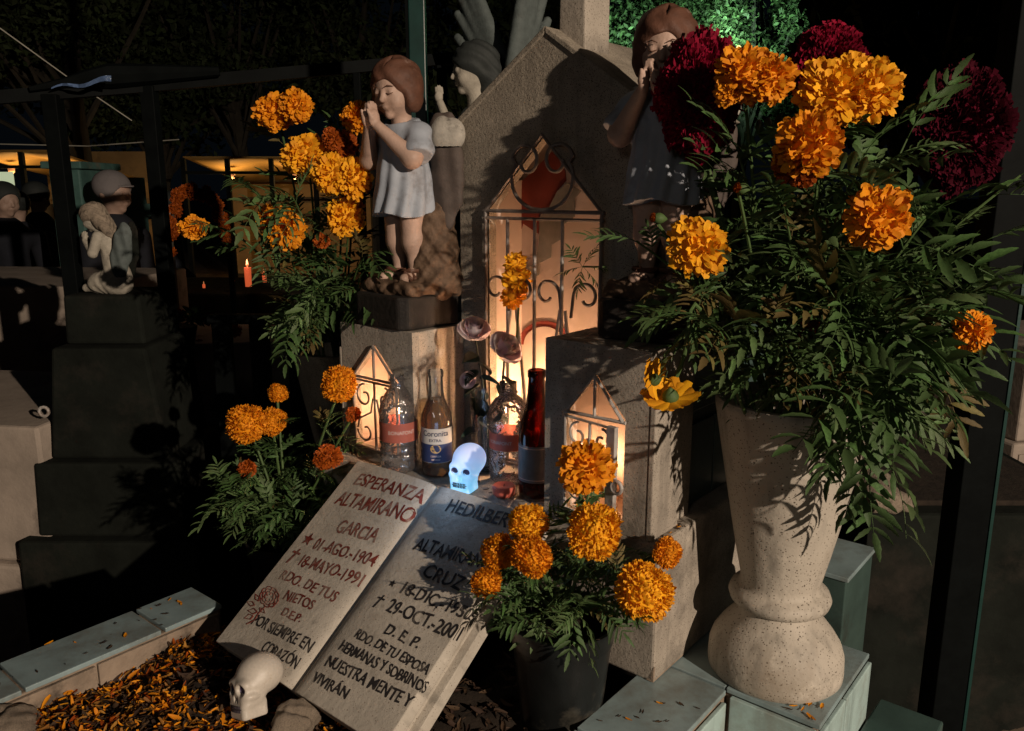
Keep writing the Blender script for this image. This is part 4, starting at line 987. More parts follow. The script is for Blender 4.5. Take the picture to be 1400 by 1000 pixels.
# ---- the big bouquet
vb = Vector(vR.location) + Vector((0, 0, .36))
def vm(dx=0, dy=0): return vb + Vector((dx, dy, 0))
cut_flower('marigold cluster of two heads before the crimson cockscomb beside the shaded angel', vm(-.03), at(1018, 103, 1.0), .036, up=.5, extra=[(at(1052, 108, .985), .028, 'petal'), (at(1000, 120, 1.0), .022, 'petal')])
cut_flower('largest amber marigold cluster, topmost over the stone vase', vm(.0), at(1138, 128, .97), .040, m='petal_y', up=.5, extra=[(at(1190, 124, .965), .036, 'petal_y'), (at(1160, 108, .99), .030, 'petal_y')], nl=8)
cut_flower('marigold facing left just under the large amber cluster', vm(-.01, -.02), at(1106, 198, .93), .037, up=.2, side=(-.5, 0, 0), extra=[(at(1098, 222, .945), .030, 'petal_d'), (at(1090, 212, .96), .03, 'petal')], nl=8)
cut_flower('flattened marigold among thick leaves in the middle right of the bouquet', vm(.02, -.02), at(1198, 298, .93), .036, up=.3, side=(.1, 0, 0), m='petal', nl=9)
cut_flower('marigold at the bouquet edge nearest the shaded angel', vm(-.05, -.03), at(954, 340, .95), .035, up=.2, side=(-.1, 0, 0), m='petal_y', nl=6)
cut_flower('orange marigold hanging low at the far right of the bouquet', vm(.05), at(1328, 452, .88), .026, up=.1, side=(.7, 0, -.3), nl=5, k=.7)
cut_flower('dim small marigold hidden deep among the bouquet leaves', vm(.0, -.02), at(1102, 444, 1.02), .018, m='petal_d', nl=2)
# nodding single marigold seen from behind
t = thing('marigold', 'nodding single petalled amber marigold seen from behind beside the pedestal', 'marigold', vm(-.06, -.04), 0)
dp = at(908, 533, .97); path = [vm(-.06, -.04), at(965, 420, .96), at(945, 400, .95), at(942, 440, .945), at(938, 490, .95), at(925, 515, .955)]
pp = []
for i in range(len(path)-1): pp += [path[i].lerp(path[i+1], f) for f in (0, .5)]
pp.append(path[-1])
for _ in range(3): pp = [pp[0]] + [(pp[i-1]+pp[i]*2+pp[i+1])/4 for i in range(1, len(pp)-1)] + [pp[-1]]
b = MB(); b.tube([p-path[0] for p in pp], .0026, 7); b.build('stem', M['stem'], t, True)
for (q, rr, dd, sd) in ((at(917, 545, .962), .034, Vector((.12, .25, -.75)), 5), (at(893, 520, .975), .026, Vector((-.6, .5, -.25)), 6)):
    me = daisy_mesh(sd); me.materials.append(M['petal_y']); o = link('bloom', me, None, t, q-path[0]); o.scale = (rr,)*3; o.rotation_euler = dd.to_track_quat('Z', 'Y').to_euler()
    c = link('calyx', CALYX, M['stem'], o, (0, 0, .18)); c.scale = (.85, .85, .55)
foliage(t, path[0], pp, 5, .06, f0=.3, f1=.6)
# buds
def bud(label, base, tip, r, dd):
    t = thing('marigold_bud', label, 'flower bud', base); path = bez(base, base.lerp(tip, .5)+Vector((0, 0, .05)), tip)
    b = MB(); b.tube([p-base for p in path], .0022, 6); b.build('stem', M['stem'], t, True)
    o = link('bud', CALYX, M['stem'], t, tip-base); o.scale = (r*1.9, r*1.9, r*1.5); o.rotation_euler = dd.to_track_quat('Z', 'Y').to_euler()
    bloom_on(t, tip-base, dd, r*.55, 'ruffle', 'petal_d', 'bud_petals', False); foliage(t, base, path, 3, .07, 'leaf2', f0=.5)
bud('closed green bud pointing left above the pale marigold', vm(-.03, -.02), at(1008, 257, .93), .010, Vector((-1, -.2, .2)))
bud('closed bud with an orange tip beside the shaded angel robe', vm(-.05, -.02), at(893, 298, .97), .010, Vector((-1, -.1, .1)))
# cockscomb
def cockscomb(label, base, tip, rx, ry, rz, seed, pm='crimson'):
    t = thing('cockscomb', label, 'cockscomb', base); r = np.random.default_rng(seed); V = []; F = []
    def lump(d): return 1+.10*math.sin(d.x*7+seed)*math.sin(d.z*6+1)+.07*math.sin(d.x*15+d.y*11)*math.sin(d.z*17+seed)
    n1, n2 = 18, 28
    for j in range(n1+1):
        for k in range(n2):
            tt = PI*j/n1; d = Vector((math.sin(tt)*math.cos(2*PI*k/n2), math.sin(tt)*math.sin(2*PI*k/n2), math.cos(tt))); q = d*lump(d)*.93; V.append((q.x*rx, q.y*ry, q.z*rz))
    for j in range(n1):
        for k in range(n2): F.append((j*n2+k, j*n2+(k+1) % n2, (j+1)*n2+(k+1) % n2, (j+1)*n2+k))
    link('flower_core', mkmesh('core', V, F, True, 180), M['crimson_core'], t, tip-base)
    V = []; F = []
    for i in range(5200):
        d = Vector(r.normal(0, 1, 3)).normalized(); L = lump(d); a = Vector(r.normal(0, 1, 3)); tx = d.cross(a).normalized(); q = d*L*.9; e = d*(L+abs(r.normal(0, .05)))+tx*r.normal(0, .04)
        w_ = tx*.05*r.uniform(.6, 1.3); m_ = d*.012; bs = len(V)
        for p in (q-w_*.6, q+w_*.6, e+w_+m_, e-w_): V.append((p.x*rx, p.y*ry, p.z*rz))
        F.append((bs, bs+1, bs+2, bs+3))
    link('plush', mkmesh('plush', V, F), M[pm], t, tip-base)
    path = bez(base, base.lerp(tip, .5)+Vector((0, .03, .02)), tip-Vector((0, 0, rz*.6))); b = MB(); b.tube([p-base for p in path], .005, 7); b.build('stem', M['stem'], t, True)
cockscomb('large crimson cockscomb crowding the shaded angel', vm(-.02, .02), at(955, 133, 1.11), .052, .045, .075, 1)
cockscomb('crimson cockscomb rising behind the topmost amber marigolds', vm(0, .02), at(1132, 98, 1.12), .046, .04, .055, 2)
cockscomb('dark cockscomb with shade put into its colour at the far right of the bouquet', vm(.04, .02), at(1315, 178, 1.10), .058, .045, .075, 3, 'crimson_shaded')
# leafy sprigs: (px, py, Y, leaves, size, label)
SP = [(1010, 210, 1.02, 18, .075, 'sprig of fine leaves rising under the crimson cockscomb'), (1075, 300, .96, 20, .075, 'dark leafy sprig in the heart of the bouquet'),
      (1180, 215, 1.0, 22, .085, 'upright leafy sprig right of the amber cluster'), (1240, 190, 1.05, 18, .08, 'upright leafy sprig before the shaded dark cockscomb'),
      (1265, 300, .97, 24, .085, 'spreading leafy sprig on the upper right of the bouquet'), (1345, 330, 1.0, 13, .075, 'leafy sprig reaching furthest right towards the black post'),
      (1290, 400, .95, 24, .09, 'thick leafy sprig above the far right low marigold'), (1230, 430, .90, 24, .095, 'broad leafy sprig bulging forward over the vase'),
      (1150, 400, .90, 22, .085, 'leafy sprig in the centre of the bouquet front'), (940, 430, .95, 16, .07, 'leafy sprig spilling over the pedestal top'),
      (985, 390, .96, 14, .06, 'thin dark sprig beside the pale marigold'), (1050, 440, .93, 18, .07, 'dark sprig hanging before the vase mouth'),
      (870, 330, 1.02, 9, .055, 'thin sprig reaching across the shaded angel towards the grille'), (1395, 240, 1.05, 9, .07, 'stray stalk with a wide leaf at the edge by the black post')]
for (x, y_, Y, n, s, lb) in SP: sprig(lb, vm(random.uniform(-.05, .05), random.uniform(-.04, .03)), at(x, y_, Y), int(n*.78), s)
HG = [(1190, 640, .93, 22, .085, (1175, 400, .88), 'drooping leafy sprig hanging lowest over the lit side of the vase'), (1225, 560, .95, 20, .09, (1240, 390, .89), 'drooping leafy sprig hanging right of the vase rim'),
      (1150, 600, .955, 14, .07, (1130, 430, .90), 'short drooping sprig against the pale vase wall'), (1262, 500, .98, 16, .085, (1290, 380, .93), 'drooping sprig of long leaves under the low right marigold')]
for (x, y_, Y, n, s, c, lb) in HG: sprig(lb, vm(.03, -.04), at(x, y_, Y), int(n*.8), s, at(*c), f0=.3, down=1.2)
b = MB(); b.lathe([(.0001, 0), (.085, 0), (.082, .004), (.0001, .006)], 30); o = b.build('wet_soil', M['soil']); o.location = Vector(vR.location)+Vector((0, 0, .372)); o['kind'] = 'stuff'

# ---- bouquet behind the blue angel
lb_ = Vector(vL.location) + Vector((0, 0, .33))
def lm(dx=0, dy=0): return lb_+Vector((dx, dy, 0))
YL = 1.5
LF = [((375, 153), .036, 'petal', [((405, 146), .030)], 'pair of marigolds standing highest before the black fence bar'), ((416, 212), .040, 'petal_y', [((452, 238), .036), ((484, 243), .035)], 'row of three crowded amber marigolds beside the blue angel'),
      ((488, 160), .030, 'petal', [], 'small marigold touching the blue angel praying hands'), ((472, 296), .038, 'petal_y', [], 'round amber marigold alone below the crowded row'), ((390, 314), .040, 'petal', [((368, 298), .026)], 'marigold head tilted left at the lower left of the small bouquet'),
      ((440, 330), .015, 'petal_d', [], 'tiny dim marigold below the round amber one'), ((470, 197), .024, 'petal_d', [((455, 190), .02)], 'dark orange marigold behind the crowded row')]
for (p, r_, m_, ex, lb) in LF:
    cut_flower(lb, lm(random.uniform(-.03, .03)), at(*p, YL), r_, m=m_, up=.3, side=(-.2, 0, 0), extra=[(at(*q, YL-.02), rr, m_) for q, rr in ex], nl=7, s=.085, f0=.3)
cut_flower('lone marigold on a long stalk reaching left past the fence post', lm(-.03), at(265, 312, 1.5), .024, up=.1, m='petal', nl=4, s=.06, ctrl=at(350, 280, 1.5))
for (x, y_, n, lb) in ((400, 270, 14, 'leafy sprig under the highest pair of marigolds'), (505, 350, 10, 'leafy sprig brushing the blue angel rock'), (345, 260, 10, 'feathery sprig reaching towards the lone marigold'), (430, 400, 18, 'wilting sprig hanging over the shaded vase'), (500, 400, 12, 'drooping sprig between shaded vase and pedestal'), (400, 440, 14, 'limp pale leaved sprig hanging left of the shaded vase')):
    sprig(lb, lm(random.uniform(-.03, .03), -.03), at(x, y_, 1.46), n, .07, f0=.3, down=.9, ctrl=lm(0, -.02).lerp(at(x, y_, 1.46), .6)+Vector((0, 0, .10)))

# ---- potted plants
def pot(label, p, r, h):
    t = thing('flower_pot', label, 'flower pot', p, 0, 'black plastic flower pots')
    b = MB(); b.lathe([(.0001, 0), (r*.72, 0), (r*.73, .004), (r*.90, h*.80), (r*.93, h*.81), (r*.96, h*.965), (r*1.0, h*.97), (r*1.01, h), (r*.95, h), (r*.92, h*.93), (r*.88, h*.80), (r*.80, h*.6), (.0001, h*.6)], 48, cap=False); b.build('pot_wall', M['pot'], t, True, ang=30)
    b = MB(); b.lathe([(.0001, h*.84), (r*.4, h*.86), (r*.89, h*.84)], 30, cap=False); b.build('potting_soil', M['soil'], t); return t
def potted(label, base, blooms, leaves, s, nstem, spread, top):
    t = thing('marigold_plant', label, 'marigold plant', base)
    for (p, r_, m_, kd) in blooms:
        d = face(p, kd[0], kd[1]); end = p-d*r_*.9; path = bez(base, base.lerp(end, .5)+Vector((0, 0, .03)), end)
        b = MB(); b.tube([q-base for q in path], [.003, *[.0024]*13, .003], 6); b.build('stem', M['stem'], t, True); bloom_on(t, p-base, d, r_, kd[2], m_)
        foliage(t, base, path, leaves, s, f0=.25, f1=.86, out=base)
    for k in range(nstem):
        a = 2*PI*k/nstem; e = base+Vector((math.cos(a)*spread[0], math.sin(a)*spread[1], top*random.uniform(.55, 1))); path = bez(base, base.lerp(e, .5)+Vector((0, 0, .04)), e)
        b = MB(); b.tube([q-base for q in path], .002, 5); b.build('stem', M['stem'], t, True); foliage(t, base, path, 7, s, f0=.25, f1=1, out=base, down=.6)
    return t
pp_ = W(-.088, -.105, .662); pot('black plastic pot standing in the bed by the near kerb', pp_, .077, .165)
B = pp_+Vector((0, 0, .14)); Yr = pp_.y
potted('potted marigold with many round orange heads before the open white grille', B,
       [(at(798, 640, Yr+.03), .036, 'petal', (.5, (0, 0, 0), 'ruffle')), (at(812, 727, Yr-.05), .036, 'petal_y', (.5, (.1, 0, 0), 'pompom')), (at(722, 715, Yr), .029, 'petal_y', (.4, (-.2, 0, 0), 'pompom')),
        (at(727, 760, Yr-.04), .028, 'petal', (.3, (-.2, 0, 0), 'pompom')), (at(682, 755, Yr), .027, 'petal', (.3, (-.5, 0, 0), 'pompom')), (at(665, 797, Yr-.02), .021, 'petal', (.2, (-.6, 0, 0), 'pompom')),
        (at(880, 808, Yr-.08), .037, 'petal_y', (.15, (.35, 0, 0), 'pompom')), (at(912, 756, Yr), .022, 'petal', (.1, (.7, 0, 0), 'pompom')), (at(820, 640, Yr+.045), .026, 'petal', (.6, (.5, 0, 0), 'ruffle'))], 6, .05, 9, (.085, .085), .10)
ql = W(-.735, -.10, .60); pot('black plastic pot lost in shade beside the far pedestal', ql, .08, .16)
B = ql+Vector((0, 0, .13)); Yq = ql.y
potted('marigold plant with round heads growing between the dark fence and the book', B,
       [(at(336, 580, Yq-.03), .041, 'petal', (.3, (-.2, 0, 0), 'pompom')), (at(372, 577, Yq), .026, 'petal', (.4, (0, 0, 0), 'pompom')), (at(380, 538, Yq+.02), .020, 'petal', (1.5, (.2, 0, 0), 'pompom')),
        (at(464, 526, Yq-.02), .033, 'petal', (.4, (0, 0, 0), 'pompom')), (at(448, 625, Yq-.06), .025, 'petal_d', (.9, (0, 0, 0), 'ruffle')), (at(338, 642, Yq-.05), .018, 'petal_d', (.2, (-.4, 0, 0), 'ruffle')), (at(483, 567, Yq), .014, 'petal_d', (.3, (0, 0, 0), 'ruffle'))], 8, .055, 26, (.115, .10), .15)
# flower and twig on the grille
o = BL_['loose'][0].copy(); o.materials.append(M['petal_y'])
t = thing('marigold', 'marigold tucked upright into the central grille', 'marigold', W(-.352, .118, 1.255)); q = link('bloom', o, None, t, (0, 0, .0)); q.scale = (.026, .026, .026); q.rotation_euler = (R(70), R(10), 0)
b = MB(); b.tube([(0, .0, -.01), (.004, .006, -.05), (.0, .008, -.11)], .0018, 5); b.build('stem', M['stem'], t, True); bloom_on(t, Vector((-.002, -.003, .03)), Vector((-.2, -1, .9)).normalized(), .020, 'loose', 'petal_y', calyx=False); bloom_on(t, Vector((-.006, -.003, -.028)), Vector((-.3, -1, -.3)).normalized(), .022, 'loose', 'petal', calyx=False)
t = thing('leafy_twig', 'dark leafy twig caught in the right of the central grille', 'twig', W(-.215, .115, 1.285))
for k in range(6): addleaf(t, Vector((0, 0, 0)), Vector((math.cos(k*1.1), -.3, math.sin(k*1.1))).normalized(), .038, 'leaf', var=4)
b = MB(); b.tube([(0, 0, 0), (.05, -.01, .0), (.12, -.03, .01)], .0016, 5); b.build('stem', M['stem'], t, True)

# ================================================================== FENCES, NEIGHBOURING GRAVES
def beam(mb, a, b_, w): mb.tube([a, b_], w, 4); return mb
FY = 2.1
f = thing('iron_fence', 'black square tube fence with a sagging plastic sheet on its top rail', 'fence', at(85, 480, FY)); fo = Vector(f.location)
def post(px, y0, y1, Y, w, m='black', name='fence_post', dx=0):
    a = at(px, y0, Y); b_ = Vector((a.x, a.y, 0)) if y1 is None else at(px, y1, Y)
    b_ = Vector((a.x, a.y, b_.z)); mb = MB(); mb.box(a.x-w-fo.x, a.x+w-fo.x, a.y-w-fo.y, a.y+w-fo.y, b_.z-fo.z, a.z-fo.z); return mb.build(name, M[m], f, bevel=.002)
post(71, 130, None, 2.1, .019); post(203, 118, None, 2.2, .018); post(488, 100, None, 2.35, .010); post(604, 90, None, 2.45, .014)
mb = MB(); mb.tube([at(-60, 138, 2.02)-fo, at(200, 118, 2.2)-fo, at(420, 98, 2.32)-fo, at(620, 80, 2.5)-fo], .022, 4); mb.build('top_rail', M['black'], f)
mb = MB(); mb.tube([at(40, 122, 2.06)-fo, at(90, 113, 2.1)-fo, at(120, 108, 2.12)-fo, at(150, 104, 2.14)-fo, at(200, 102, 2.18)-fo, at(300, 98, 2.22)-fo], [.006, .012, .022, .03, .026, .012], 8); mb.build('rolled_sheet', M['black'], f, True)
mb = MB(); V = []
for i in range(12):
    t_ = i/11; x = 70+82*t_; yy = 122-9*t_-3*math.sin(t_*9)
    for k in range(3): V.append(at(x, yy-k*3*(.35+t_), 2.06-.004*math.sin(i*2+k))-fo)
mb.add(V, [(i*3+k, i*3+k+1, i*3+k+4, i*3+k+3) for i in range(11) for k in range(2)]); mb.build('plastic_sheet', M['tarp_blue'], f, True)
mb = MB(); 
t = thing('steel_post', 'dark green square steel post rising between the two angels heads', 'post', (at(577, 300, 2.3).x, 2.3, 0)); mb.box(-.022, .022, -.022, .022, 0, 3.2); mb.build('post_tube', M['green_steel'], t, bevel=.003)
mb = MB(); mb.box(-.03, -.0225, -.02, .02, 0, 3.2); mb.build('post_flange', M['black'], t); mb = MB(); mb.box(-.05, .05, -.05, .05, 0, .01); mb.build('foot_plate', M['black'], t)
mb = MB(); mb.tube([at(-40, 10, 2.6), at(97, 109, 2.9), at(180, 165, 3.1)], .0022, 5); o = mb.build('guy_wire', M['wire']); tag(o, 'pale taut wire slanting down to the black fence rail', 'wire')
mb = MB(); mb.tube([at(-10, 197, 6), at(120, 200, 6.2), at(245, 191, 6.4)], .004, 5); o = mb.build('washing_line', M['wire']); tag(o, 'thin dim line strung level behind the black fence', 'wire')
# right hand post and near fence
t = thing('steel_post', 'black steel post with a highlight strip put along its edge at the far right', 'post', (at(1345, 500, 1.5).x, 1.5, 0))
mb = MB(); mb.box(-.032, .032, -.03, .03, 0, 2.6); mb.build('post_tube', M['black'], t, bevel=.002); mb = MB(); mb.box(.0325, .0385, -.032, -.026, 0, 2.6); mb.build('edge_highlight', M['green_steel'], t)  # paler green strip added as the post's lit edge
mb = MB(); mb.box(-.06, .06, -.06, .06, 0, .012); mb.build('foot_plate', M['black'], t)
# praying angel on a tall dark pedestal, left
def praying(label, loc, rz, s):
    t = thing('angel_statue', label, 'angel statue', loc, rz); t.scale = (s,)*3
    def hq(P): return loc_rot(P, (0, -.12, .90), R(22), R(-12), .15)
    def body(X, Y, Z):
        P = (X, Y, Z); d = head_sdf(hq(P), False)*.15; d = su(d, cap(P, (0, -.09, .82), (0, .0, .68), .055, .07), .04)
        d = su(d, ell(P, (0, .03, .64), (.17, .10, .12)), .05); d = su(d, cap(P, (0, .05, .6), (0, .12, .25), .105, .15), .06)
        d = su(d, cap(P, (0, .12, .12), (0, -.12, .10), .18, .13), .05); d = su(d, cap(P, (.0, -.1, .08), (.0, -.3, .04), .08, .05), .05)
        for sg in (-1, 1):
            a = cap(P, (sg*.16, .02, .68), (sg*.17, -.06, .48), .065, .060); a = su(a, cap(P, (sg*.17, -.07, .47), (sg*.03, -.24, .62), .048, .028), .02)
            a = su(a, ell(P, (sg*.018, -.24, .64), (.02, .035, .05)), .015)
            for k in range(4): a = su(a, cap(P, (sg*.014, -.275+.016*k, .67), (sg*.01, -.268+.017*k, .735-.01*abs(k-1.5)), .01, .007), .004)
            d = su(d, a, .02)
        th = np.arctan2(Y, X); return d + .006*np.sin(th*9+Z*30)*np.clip(.75-Z, 0, 1)
    link('body', sdf_mesh(body, (-.3, -.42, -.06), (.3, .36, 1.12), 120), M['pale_plaster'], t)
    def hair(X, Y, Z):
        q = hq((X, Y, Z)); d = su(ell(q, (0, .2, .28), (.98, 1.05, .92)), ell(q, (0, .75, -.5), (.8, .6, 1.0)), .3); d = su(d, ell(q, (0, 1.1, -1.3), (.75, .4, .9)), .3)
        d = ss(d, ell(q, (0, -1.05, -.3), (.9, .62, .75)), .08); return (d+.04*np.sin(q[2]*10+4*np.sin(q[0]*5)))*.15
    link('hair', sdf_mesh(hair, (-.2, -.34, .55), (.2, .25, 1.12), 80), M['stone'], t)
    for sg in (-1, 1):
        def wing(X, Y, Z):
            q = loc_rot((X, Y, Z), (sg*.10, .27, .5), R(-12), R(sg*15)); return ell(q, (0, 0, 0), (.05, .12, .36)) + .008*np.sin(q[1]*50+q[2]*20)
        link('wing', sdf_mesh(wing, (sg*.1-.16, .0, .05), (sg*.1+.16, .56, .95), 70), M['grave_dark_shaded'] if sg < 0 else M['grey_plaster'], t)
    return t
YA = 2.05; pb = at(150, 398, YA)
praying('pale kneeling stone angel with long hair praying on a dark pedestal', pb, R(-95), .205)
t = thing('grave_pedestal', 'massive dark stepped pedestal carrying the kneeling angel', 'pedestal', (pb.x, pb.y+.05, 0)); z = pb.z
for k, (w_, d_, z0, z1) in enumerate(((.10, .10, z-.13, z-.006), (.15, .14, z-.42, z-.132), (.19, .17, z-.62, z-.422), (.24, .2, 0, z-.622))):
    mb = MB(); mb.prism([(-w_, z0), (w_, z0), (w_*(.78 if k == 1 else .95), z1), (-w_*(.78 if k == 1 else .95), z1)], -d_, d_, 'y'); mb.build('pedestal_step', M['grave_dark_shaded'], t, bevel=.008)
# pale graves at the left edge
def grave(label, c, sx, sy, h, rz, tiles=0, cat='grave', m='grave_pale'):
    t = thing('grave', label, cat, (c.x, c.y, 0), rz); mb = MB(); mb.box(-sx, sx, -sy, sy, 0, h*.55); mb.build('base_slab', M[m], t, bevel=.01)
    mb = MB(); mb.box(-sx*.93, sx*.93, -sy*.93, sy*.93, h*.552, h); mb.build('cover_slab', M[m], t, bevel=.008)
    for k in range(tiles):
        mb = MB(); x0 = -sx*.95+k*(sx*1.9/tiles); mb.box(x0+.003, x0+sx*1.9/tiles-.003, -sy-.006, -sy-.0005, h*.12, h*.5); mb.build('tile', M['teal' if k % 2 else 'grave_pale'], t)
    return t
p = onz(30, 395, .0)
def gtop(px, py, Y): return at(px, py, Y)
g1 = gtop(15, 388, 3.2); grave('pale grave with teal tiles behind the first fence post', Vector((g1.x-.3, 3.55, 0)), .75, .42, g1.z, R(-6), 6)
g2 = gtop(20, 575, 2.0); grave('rough cement grave at the left edge with flower shadows on its face', Vector((g2.x-.37, 2.30, 0)), .55, .32, g2.z, R(-8), 0, m='grave_pale')
mb = MB(); mb.tube([at(60, 563, 1.97)+Vector((.012*math.cos(a), 0, .012*math.sin(a))) for a in np.linspace(0, 2*PI, 13)], .004, 6); o = mb.build('iron_ring', M['iron_white']); tag(o, 'small iron ring on top of the rough cement grave', 'ring')
g3 = gtop(290, 462, 3.4); t = grave('low white kerbed grave with dry earth seen through the dark railing', Vector((g3.x+.15, 3.6, 0)), .62, .34, g3.z, R(10)); 
for (x, y_, Y, r_, n) in ((300, 468, 3.35, .02, 60),): pass
def low_rail(label, x0, x1, y, Y, n, w_):
    t = thing('iron_railing', label, 'railing', (at((x0+x1)/2, y, Y).x, Y, 0)); o_ = Vector(t.location); a = at(x0, y, Y)
    for k in range(n):
        x = at(x0+(x1-x0)*k/(n-1), y, Y).x-o_.x; mb = MB(); mb.box(x-w_, x+w_, -.012, .012, 0, a.z-.02); mb.build('baluster', M['black'], t)
    mb = MB(); mb.box(at(x0, y, Y).x-o_.x-.03, at(x1, y, Y).x-o_.x+.03, -.016, .016, a.z-.019, a.z+.004); mb.build('handrail', M['black'], t)
    mb = MB(); mb.box(at(x0, y, Y).x-o_.x, at(x1, y, Y).x-o_.x, -.010, .010, .3, .33); mb.build('lower_rail', M['black'], t)
low_rail('dark railing of thick balusters before the white kerbed grave', 302, 455, 432, 2.0, 4, .022)
# right hand graves
g4 = gtop(1385, 470, 3.0); t = grave('tiled grave corner lit behind the black post', Vector((g4.x+.35, 3.3, 0)), .42, .28, g4.z, R(14), 3)
g5 = gtop(1300, 470, 4.2); grave('pale low grave glimpsed under the far right marigold', Vector((g5.x-.1, 4.5, 0)), .35, .3, g5.z, R(0))
def f_(X, Y, Z): P = (X, Y, Z); return rbox(P, (0, 0, 0), (.9, .7, .22), .08)+wob(P, 4, .10)+wob(P, 11, .03)
o = link('broken_slab', sdf_mesh(f_, (-1.2, -1, -.5), (1.2, 1, .5), 50), M['stone']); p = at(1205, 668, 1.75); o.location = p+Vector((0, .08, -.03)); o.scale = (.085, .12, .11); o.rotation_euler = (R(6), R(8), R(12)); tag(o, 'broken pale slab lit just right of the big vase', 'slab')
t = thing('grave', 'low dark neighbouring grave carrying the broken pale slab', 'grave', (p.x+.12, 2.05, 0)); mb = MB(); mb.box(-.35, .45, -.3, .5, 0, p.z-.065); mb.build('base_slab', M['grave_dark_shaded'], t, bevel=.01); mb = MB(); mb.box(-.3, .4, -.25, .45, p.z-.064, p.z-.05); mb.build('cover_slab', M['soil'], t, bevel=.004)
o = relief('earth_mound', -.5, .5, -.5, .5, 60, M['ground'], lambda x, y: .16*math.exp(-(x*x+y*y)*9)+.012*math.sin(x*40)*math.sin(y*37)+.008*math.sin(x*93+y*71)); o.location = onz(1395, 950, .12)+Vector((.1, .1, -.1)); o['kind'] = 'structure'
# a dark grave enclosure behind and beyond, crosses, plants, candles
def gcross(label, px, py, Y, h, m='teal'):
    a = at(px, py, Y); t = thing('grave_cross', label, 'cross', (a.x, Y, 0)); w_ = .035; mb = MB(); mb.box(-w_, w_, -w_, w_, 0, a.z); mb.build('upright', M[m], t, bevel=.005)
    mb = MB(); mb.box(-.14, -w_-.001, -w_*.9, w_*.9, a.z-.24, a.z-.16); mb.box(w_+.001, .14, -w_*.9, w_*.9, a.z-.24, a.z-.16); mb.build('cross_arm', M[m], t, bevel=.005)
gcross('pale teal grave cross taller of the two beyond the first post', 187, 243, 5.2, 1); gcross('pale teal grave cross shorter one beside the hatted man', 175, 251, 5.6, 1)
t = thing('grave_house', 'small teal painted tomb standing behind the kneeling angel', 'tomb', (at(108, 300, 4.6).x, 4.6, 0)); a = at(108, 232, 4.6)
mb = MB(); mb.box(-.085, .085, -.1, .3, 0, a.z); mb.build('tomb_wall', M['teal'], t, bevel=.01); mb = MB(); mb.box(-.11, .11, -.13, .33, a.z+.001, a.z+.04); mb.build('tomb_roof', M['teal'], t, bevel=.006)
def person(label, px, ytop, Y, rz, hat=False, scale=None):
    a = at(px, ytop, Y); h = a.z; t = thing('person', label, 'person', (a.x, Y, 0), rz); s = h; t.scale = (s,)*3
    def body(X, Y, Z):
        P = (X, Y, Z); d = cap(P, (0, 0, .80), (0, 0, .55), .065, .075); d = su(d, ell(P, (0, 0, .77), (.125, .06, .055)), .03)
        for sg in (-1, 1):
            d = su(d, cap(P, (sg*.12, 0, .77), (sg*.145, .0, .60), .038, .03), .02); d = su(d, cap(P, (sg*.145, 0, .60), (sg*.10, -.09, .52), .03, .022), .015)
            d = su(d, cap(P, (sg*.05, 0, .53), (sg*.055, 0, .28), .065, .045), .02); d = su(d, cap(P, (sg*.055, 0, .28), (sg*.06, .01, .04), .043, .03), .02); d = su(d, cap(P, (sg*.06, .01, .025), (sg*.065, -.08, .02), .026, .022), .02)
        return d
    link('clothing', sdf_mesh(body, (-.22, -.16, -.01), (.22, .14, .88), 70), M['cloth'], t)
    def hd(X, Y, Z): P = (X, Y, Z); q = loc_rot(P, (0, -.01, .93), R(10), 0, .063); return su(head_sdf(q)*.063, cap(P, (0, 0, .88), (0, 0, .82), .028, .03), .02)
    link('head', sdf_mesh(hd, (-.1, -.12, .80), (.1, .12, 1.02), 50), M['skin'], t)
    def hr(X, Y, Z): q = loc_rot((X, Y, Z), (0, -.01, .93), R(10), 0, .063); return ss(ell(q, (0, .2, .3), (.98, 1.02, .9)), ell(q, (0, -.9, -.25), (.75, .7, .75)), .08)*.063
    link('cap' if hat else 'hair', sdf_mesh(hr, (-.1, -.12, .84), (.1, .12, 1.04), 40), M['cap' if hat else 'hairgrey'], t)
    if hat: mb = MB(); mb.lathe([(.001, .951), (.040, .948), (.041, .953), (.001, .957)], 20); o = mb.build('cap_peak', M['cap'], t); o.scale = (.8, 1, 1); o.location = (0, -.045, 0)
    return t
person('man in a pale grey cap and dark jacket bending behind the kneeling angel', 150, 235, 4.3, R(75), True)
person('bare headed person in dark clothes standing left of the first fence post', 47, 250, 6.0, R(160))
person('shorter person in dark clothes nearest the left edge', 20, 262, 5.6, R(200))
person('person in dark clothes at the very left edge with a lit cheek', 2, 250, 5.0, R(60))
person('dim person sitting low beyond the arch of orange flowers', 226, 262, 6.5, R(120))
# distant flowers
def clump(label, px, py, Y, r, n, m, name='flower_clump'):
    p = at(px, py, Y); t = thing(name, label, 'flowers', p)
    for k in range(n): q = Vector((random.gauss(0, r), random.gauss(0, r*.6), random.gauss(0, r*.35))); bloom_on(t, q, Vector((0, -.6, .7)).normalized(), r*.36, 'loose', m if k % 3 else 'petal_d', 'bloom', False)
    for k in range(7): addleaf(t, Vector((random.gauss(0, r*.6), 0, -.02)), Vector((random.gauss(0, 1), -.3, random.random())).normalized(), r*1.3)
    mb = MB(); mb.lathe([(r*.5, -r*1.8), (r*.8, -r*.3)], 16); mb.build('holder', M['grave_dark_shaded'], t)
clump('red and orange flower clump on the dark earth by the white kerb', 243, 437, 3.2, .09, 9, 'crimson')
clump('orange flower clump beside the kneeling angel pedestal', 205, 425, 3.0, .05, 5, 'petal')
clump('few fallen marigolds on the dry earth of the kerbed grave', 263, 470, 3.35, .05, 4, 'petal')
t = thing('flower_arch', 'dim arch of orange flowers over a grave behind the lone marigold', 'flower arch', at(272, 330, 3.6)); 
